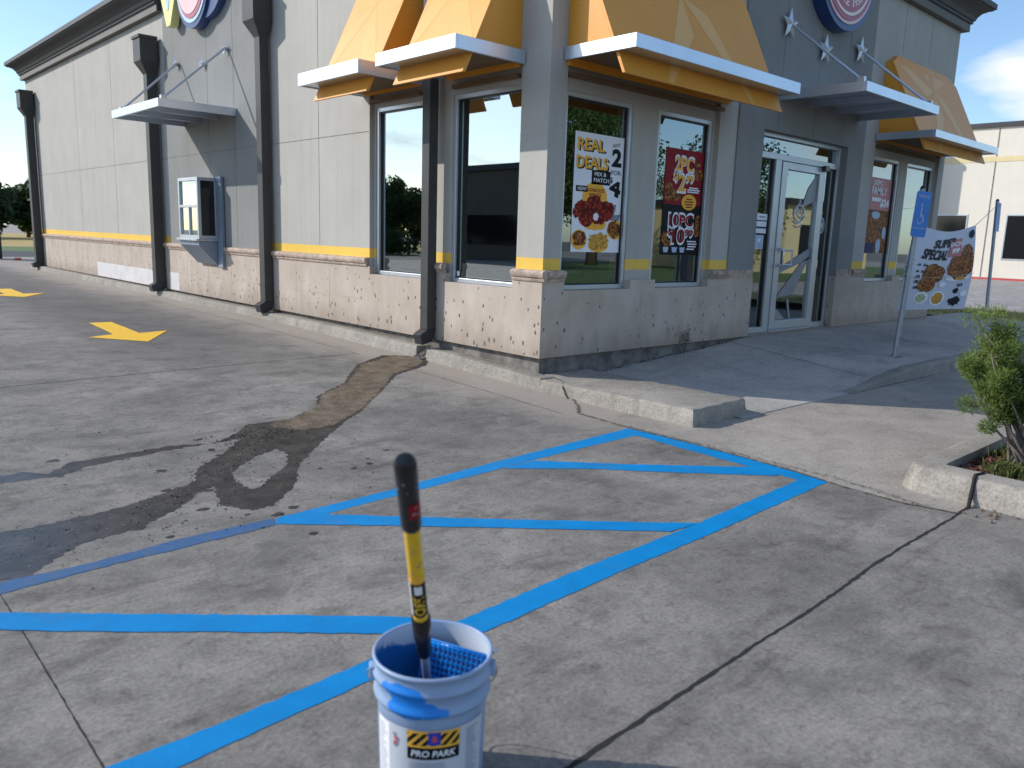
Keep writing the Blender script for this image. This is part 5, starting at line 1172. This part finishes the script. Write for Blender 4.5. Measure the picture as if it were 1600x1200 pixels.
# ------------------------------------------------------------------ loose bits on the ground
def chips(name, n, sampler, sz, mt, label, seed, zf):
    r = random.Random(seed); mb = MB()
    for i in range(n):
        x, y = sampler(r); s = r.uniform(*sz); z = zf(x, y)
        k = 5; a0 = r.uniform(0, 6); pts = [(x+s*r.uniform(.6, 1.3)*math.cos(a0+2*math.pi*j/k), y+s*r.uniform(.5, 1.1)*math.sin(a0+2*math.pi*j/k), z) for j in range(k)]
        mb.add(pts+[(x+r.uniform(-.3, .3)*s, y, z+s*r.uniform(.35, .9))], [(j, (j+1) % k, k) for j in range(k)]); 
    o = mb.build(name, M[mt]); tag(o, label, 'debris', kind='stuff'); return o
path = [(-.2, 1.65), (-.9, 1.45), (-1.6, .6), (-2.2, .05), (-2.8, -.2), (-3.2, -.55), (-3.5, -.95), (-4.0, -1.35), (-4.6, -1.5)]
def along(r, sp=.18):
    i = min(len(path)-2, int(r.random()**.8*(len(path)-1))); t = r.random(); a, b_ = path[i], path[i+1]
    return a[0]+(b_[0]-a[0])*t+r.gauss(0, sp), a[1]+(b_[1]-a[1])*t+r.gauss(0, sp)
gg = lambda x, y: g(y)+.003
chips('dark_grit', 420, along, (.002, .007), 'debris', 'dark grit lying on the wet stain', 1, gg)
chips('straw_flakes', 520, lambda r: along(r, .13), (.002, .0055), 'straw', 'pale straw flakes on the silt', 2, gg)
chips('mud_clumps', 260, lambda r: (r.gauss(-2.95, .22), r.gauss(-.28, .12)), (.002, .008), 'debris', 'dark mud crumbs where the stain forks', 13, gg)
chips('leaf_litter', 110, lambda r: (r.gauss(-3.2, .5), r.gauss(-1.35, .3)) if r.random() < .5 else (r.gauss(-4.2, .7), r.gauss(0.1, .8)), (.003, .008), 'debris', 'dark crumbs scattered on the slab', 3, gg)
chips('gravel', 500, lambda r: (r.uniform(-.20, .04), r.uniform(1.60, 1.80)), (.006, .016), 'pebble', 'gravel filling the kerb gap under the front downspout', 4, lambda x, y: g(y)+.10*min(1, max(0, (x+.20)/.2))+.0)
chips('gravel_seam', 500, lambda r: (lambda t: (-.53+r.gauss(0, .012)-.12*max(0, t-.75)/.25, -1.5-2.3*t))(r.random()), (.003, .008), 'pebble', 'loose grit along the ragged slab seam', 5, lambda x, y: .008)
chips('wall_foot_litter', 500, lambda r: (r.uniform(-.02, .07), r.uniform(.2, 4.5)), (.003, .010), 'straw', 'dry litter along the foot of the lane-side wall', 6, lambda x, y: ctop(x, y)+.003)
chips('wall_foot_dirt', 300, lambda r: (r.uniform(.72, 3.4), r.uniform(.0, .05)), (.004, .012), 'debris', 'dark dirt along the foot of the front wall', 7, lambda x, y: zw(x, y)+.002)
chips('dry_leaves', 26, lambda r: (r.gauss(-.50, .06), r.gauss(-4.02, .10)), (.006, .016), 'mulchb', 'brown leaf bits beside the cracked kerb', 8, lambda x, y: .006)

# far left: dark menu post and bits
t = empty('order_post', (-.35, 25.6, .19), 'dark upright post at the far left end of the drive lane', 'post')
mb = MB(); mb.box((-.72, 25.4, .19), (.33, 25.75, 1.42)); mb.build('body', M['greypost'], t, bevel=.04); mb = MB(); mb.box((-.78, 25.35, 1.42), (.12, 25.8, 1.50)); mb.build('cap', M['greypost'], t, bevel=.01)
mb = MB(); mb.box((.42, 24.1, .19), (.60, 24.25, .27)); tag(mb.build('litter', M['redbit'], bevel=.02), 'small red scrap lying at the far end of the kerb', 'litter')

# ------------------------------------------------------------------ paint bucket with pole and screen
BC = Vector((-4.15, -3.825, 0.))
def bucket_mat():
    m, N, L, P = new_mat('bucket_plastic'); tc = N.new('ShaderNodeTexCoord'); o = tc.outputs['Object']
    n = node_noise(N, L, o, 9, 4, .6); f = node_noise(N, L, o, 70, 3, .6)
    c = node_ramp(N, L, n, [(.3, (.24, .33, .49)), (.7, (.30, .40, .56))])
    # paint smear on the collar, where it was poured: local position facing the photographer, left of centre
    def near(pt, s, r0, r1):
        mp = N.new('ShaderNodeVectorMath'); mp.operation = 'SUBTRACT'; L.new(o, mp.inputs[0]); mp.inputs[1].default_value = pt
        sc = N.new('ShaderNodeVectorMath'); sc.operation = 'MULTIPLY'; L.new(mp.outputs[0], sc.inputs[0]); sc.inputs[1].default_value = s
        ln = N.new('ShaderNodeVectorMath'); ln.operation = 'LENGTH'; L.new(sc.outputs[0], ln.inputs[0])
        d = node_math(N, L, 'ADD', ln.outputs['Value'], node_math(N, L, 'MULTIPLY', node_math(N, L, 'SUBTRACT', node_noise(N, L, o, 28, 4, .6), .5), .9))
        mr = N.new('ShaderNodeMapRange'); mr.inputs[1].default_value = r1; mr.inputs[2].default_value = r0; L.new(d, mr.inputs[0]); return mr.outputs[0]
    fac = None
    for pt, s in (((-.135, -.055, .325), (16, 16, 42)), ((-.125, -.080, .285), (14, 14, 40)), ((-.10, -.105, .280), (18, 18, 60))):
        q = near(pt, s, .98, 1.08); fac = q if fac is None else node_math(N, L, 'MAXIMUM', fac, q)
    speck = node_ramp(N, L, f, [(.70, (0, 0, 0)), (.73, (1, 1, 1))]); speck = node_math(N, L, 'MULTIPLY', speck, .35); fac = node_math(N, L, 'MAXIMUM', fac, speck, True)
    c = node_mix(N, L, fac, c, (.003, .20, .66)); L.new(c, P.inputs['Base Color']); P.inputs['Roughness'].default_value = .42
    P.inputs['Subsurface Weight'].default_value = .05
    return m
def inside_mat():
    m, N, L, P = new_mat('bucket_inside'); tc = N.new('ShaderNodeTexCoord'); o = tc.outputs['Object']
    n = node_noise(N, L, o, 14, 5, .7); s = N.new('ShaderNodeSeparateXYZ'); L.new(o, s.inputs[0])
    a = node_math(N, L, 'ADD', node_math(N, L, 'MULTIPLY', s.outputs[2], -9), node_math(N, L, 'MULTIPLY', s.outputs[0], -3.2)); a = node_math(N, L, 'ADD', a, node_math(N, L, 'MULTIPLY', n, 1.1)); a = node_math(N, L, 'ADD', a, 2.85)
    c = node_ramp(N, L, a, [(.42, (.48, .53, .60)), (.52, (.01, .12, .36))]); L.new(c, P.inputs['Base Color']); P.inputs['Roughness'].default_value = .35; return m
bk = empty('paint_bucket', BC, 'pale five gallon bucket smeared with blue paint in the foreground', 'bucket')
mb = MB(); mb.lathe([(0, .004), (.124, .004), (.130, .0), (.134, .01), (.1405, .255), (.1425, .268), (.150, .272), (.1515, .279), (.1445, .286), (.1440, .300), (.1455, .322), (.1535, .325), (.1545, .332), (.1480, .338), (.1475, .350), (.1495, .366), (.1535, .3665), (.1545, .371), (.1525, .3755), (.1475, .376), (.1455, .372), (.1420, .280), (.1300, .012), (0, .012)], BC, 96)
o = mb.build('bucket_body', bucket_mat(), bk, smooth='all')
mb = MB(); mb.lathe([(.1450, .371), (.1412, .280), (.1292, .014), (0, .014)], BC, 72); mb.build('inner_wall', inside_mat(), bk, smooth='all')
tocam = math.atan2(CAM.y-BC.y, CAM.x-BC.x)
def FBk(u, v, k):  # u: metres to the right as seen by the photographer, v: height
    a = tocam+u/.139; rr = .1345+(.1405-.134)*(v/.255)+.0016+.0004*k
    return Vector((BC.x+rr*math.cos(a), BC.y+rr*math.sin(a), v))
def patch(mb, u0, u1, v0, v1, k, n=10):
    vs = [FBk(u0+(u1-u0)*i/n, v, k) for v in (v0, v1) for i in range(n+1)]; mb.add(vs, [(i, i+1, n+1+i+1, n+1+i) for i in range(n)])
mb = MB(); patch(mb, -.165, .150, .03, .235, 0, 40); lb = mb.build('label', mat('label_paper', (.52, .55, .60), .5, var=.06, scale=12), bk, smooth='all', fix=False)
mb = MB(); patch(mb, -.165, -.115, .035, .230, 1, 8); mb.build('label_panel', M['whitep'], lb, fix=False)
cu0, cu1 = -.060, .070; vt, vb_ = .233, .155
mb = MB(); patch(mb, cu0, cu1, vb_, vt, 2, 16); mb.build('label_panel', M['black'], lb, fix=False)
mb = MB(); patch(mb, cu0, cu1, .227, vt, 4, 16); patch(mb, cu0, cu1, .188, .194, 4, 16)
for q in range(-2, 7):
    for t in range(12):
        u = cu0+q*.024+t*.0026; va = .194+t*.00275
        ua, ub = max(cu0, u), min(cu1, u+.0105)
        if ub > ua: mb.add([FBk(ua, va, 4), FBk(ub, va, 4), FBk(ub, va+.00276, 4), FBk(ua, va+.00276, 4)], [(0, 1, 2, 3)])
mb.build('hazard_stripe', M['orange'], lb, fix=False)
mb = MB(); patch(mb, -.008, .022, .196, .231, 6, 6); mb.build('blue_badge', mat('badge_blue', (.02, .04, .45), .5), lb, fix=False)
mb = MB(); mb.add([FBk(.007, .226, 8), FBk(.015, .212, 8), FBk(.012, .205, 8), FBk(.002, .205, 8), FBk(-.001, .212, 8)], [(0, 1, 2, 3, 4)]); mb.build('badge_mark', M['redbit'], lb, fix=False)
def FT(u, v, k): return FBk(u, v, k)
vs_, fs_ = text2d('PRO PARK', .02, .15); mb = MB(); mb.add([FBk(cu0+.010+(cu1-cu0-.020)*a, .163+.018*b_, 5) for a, b_ in vs_], fs_); mb.build('lettering', M['whitep'], lb, fix=False)
mb = MB(); r = random.Random(4)
for z in [.045+.0075*i for i in range(24)]:
    patch(mb, -.158, -.158+r.uniform(.015, .036), z, z+.0022, 3, 3)
    if z < .15: patch(mb, -.055, -.055+r.uniform(.05, .12), z, z+.0022, 3, 6)
    patch(mb, .090, .090+r.uniform(.02, .045), z, z+.0022, 3, 4)
for (u, v) in ((-.102, .205), (-.095, .19), (-.10, .175)): patch(mb, u, u+.010, v, v+.008, 3, 2)
mb.build('small_print', M['greyprint'], lb, fix=False)
mb = MB(); patch(mb, -.098, -.086, .196, .204, 5, 2); patch(mb, -.100, -.088, .182, .19, 5, 2); mb.build('warning_mark', M['redbit'], lb, fix=False)
for sgn in (-1, 1):
    a = tocam+sgn*1.50; p = BC+Vector((math.cos(a)*.150, math.sin(a)*.150, .325)); d = Vector((math.cos(a), math.sin(a), 0)); s_ = Vector((-d.y, d.x, 0))
    mb = MB(); mb.box((-.018, -.004, -.016), (.018, .012, .016), lambda x, y, z: p+s_*x+d*y+Vector((0, 0, z))); ear = mb.build('handle_lug', M['alutube'] if False else bpy.data.materials['bucket_plastic'], bk, bevel=.004)
# wire bail hanging down behind the bucket
a1, a2 = tocam+1.50, tocam-1.50; mb = MB(); pts = []
for k in range(17):
    t = k/16; a = a1+(2*math.pi-(a1-a2))*t; rr = .166+.012*math.sin(math.pi*t); pts.append(BC+Vector((rr*math.cos(a), rr*math.sin(a), .325-.20*math.sin(math.pi*t))))
mb.tube(pts, .002, 6); mb.build('bail', M['steel'], bk, smooth='all')
mb = MB(); c = BC+Vector((.106, -.1, .372)); mb.prism([c, c+Vector((.016, -.006, .012)), c+Vector((.020, -.018, .004)), c+Vector((.004, -.012, -.002))], (0, 0, .001)); mb.build('peeled_paint', M['greyprint'], bk)
# roller screen leaning inside
T1 = Vector((-4.095, -3.722, .343)); T2 = Vector((-4.020, -3.890, .337)); dn = Vector((-.090, -.055, -.200)); 
mb = MB()
NX, NY = 13, 15; side_ = T2-T1; nn = side_.cross(dn).normalized(); nc = nn if nn.dot(CAM-T1) > 0 else -nn
for i in range(NX+1):
    a = T1+side_*(i/NX); mb.tube([a, a+dn], .0013, 4)
for j in range(NY+1):
    a = T1+dn*(j/NY); pts = [a+side_*(i/26)+nn*(.0022*(1 if i % 2 else -1)) for i in range(27)]; mb.tube(pts, .0022, 4)
scn = mb.build('roller_screen', M['screen'], fix=False); tag(scn, 'blue paint-covered wire screen leaning inside the bucket', 'screen')
mb = MB(); mb.tube([T1+dn, T1, T2, T2+dn], .0042, 6); mb.prism([T1-side_*.03, T2+side_*.03, T2+side_*.03-dn*.02+dn*.07, T1-side_*.03+dn*.05], nn*.002); mb.build('rim', M['screen'], scn, smooth='all')
mb = MB(); mb.prism([T1+dn*.02-nc*.010, T2+dn*.02-nc*.010, T2+dn-nc*.010, T1+dn-nc*.010], -nc*.001); mb.build('backing', mat('screen_back', (.003, .07, .27), .4), scn)
# liquid paint
mb = MB(); mb.lathe([(0, .12), (.1335, .12)], BC, 48); pn = mb.build('liquid_paint', mat('liquid_blue', (.003, .20, .70), .12, var=.03)); tag(pn, 'blue paint lying in the bottom of the bucket', 'paint')
# extension pole
top_ = Vector((-4.480, -4.160, 1.012)); bot = Vector((-4.140, -3.795, .235)); ax = (top_-bot).normalized(); Lp = (top_-bot).length
ep = empty('extension_pole', bot, 'yellow and black roller extension pole standing in the bucket', 'pole')
def along_p(t): return bot+ax*t
def pixfrac(t): return along_p(t)
SEG = {'silver': (-.16, .13), 'coupler': (.13, .245), 'yellow': (.245, .60), 'grip': (.60, Lp)}
mb = MB(); mb.tube([along_p(-.115), along_p(.24)], .0110, 20); mb.build('inner_tube', M['alutube'], ep, smooth=True)
mb = MB(); mb.tube([along_p(.200), along_p(.207), along_p(.26), along_p(.30), along_p(.368), along_p(.375)], [.0155, .0175, .0195, .0225, .0225, .0185], 24); mb.build('locking_collar', M['blk'], ep, smooth=True)
mb = MB(); mb.tube([along_p(.365), along_p(.735)], .0172, 24); yt = mb.build('outer_tube', M['yel'], ep, smooth=True)
mb = MB(); mb.tube([along_p(.715), along_p(.719), along_p(.73), along_p(.78), along_p(.84), along_p(Lp-.03), along_p(Lp-.012), along_p(Lp-.002), along_p(Lp)], [.0175, .0205, .0215, .0212, .0215, .0222, .0218, .0170, .008], 28); gp = mb.build('hand_grip', M['blk'], ep, smooth=True)
b1_ = ax.orthogonal().normalized(); tc_ = (CAM-along_p(.4)); tc_ = (tc_-ax*tc_.dot(ax)).normalized(); sd = ax.cross(tc_)
def FPole(a, t, k, rr=.0172): return along_p(t)+(tc_*math.cos(a)+sd*math.sin(a))*(rr+.0006+.0004*k)
def ppatch(mb, a0, a1, t0, t1, k, rr=.0172, n=10):
    vs = [FPole(a0+(a1-a0)*i/n, t, k, rr) for t in (t0, t1) for i in range(n+1)]; mb.add(vs, [(i, i+1, n+1+i+1, n+1+i) for i in range(n)])
mb = MB(); ppatch(mb, -1.1, 1.3, .395, .53, 0); pl = mb.build('pole_label', M['black'], ep, fix=False)
mb = MB(); ppatch(mb, -2.0, 2.0, .53, .555, 0); mb.build('label_band', M['orange'], ep, fix=False)
mb = MB(); vs_, fs_ = text2d('PRO', .03); mb.add([FPole(-.75+1.5*(1-b_), .405+.075*(1-a), 2) for a, b_ in vs_], fs_); mb.build('lettering', M['yel'], pl, fix=False)
mb = MB(); ppatch(mb, -.5, .5, .49, .522, 1); ppatch(mb, -1.4, -1.12, .395, .53, 1); mb.build('lettering', M['whitep'], pl, fix=False)
mb = MB(); r = random.Random(6)
for i in range(16):
    a, t = r.uniform(-1.2, 1.2), r.uniform(.57, .70) if i % 2 else r.uniform(.74, Lp-.04); s = r.uniform(.001, .004); rr = .0172 if t < .71 else .0220
    mb.add([FPole(a-s/rr, t, 1, rr), FPole(a, t-s, 1, rr), FPole(a+s/rr, t, 1, rr), FPole(a, t+s*1.3, 1, rr)], [(0, 1, 2, 3)])
mb.build('paint_fleck', M['greyprint'], ep, fix=False)
mb = MB(); ppatch(mb, -.1, 1.1, .765, .81, 1, .0214); mb.build('grip_sticker', M['maroon'], gp, fix=False)
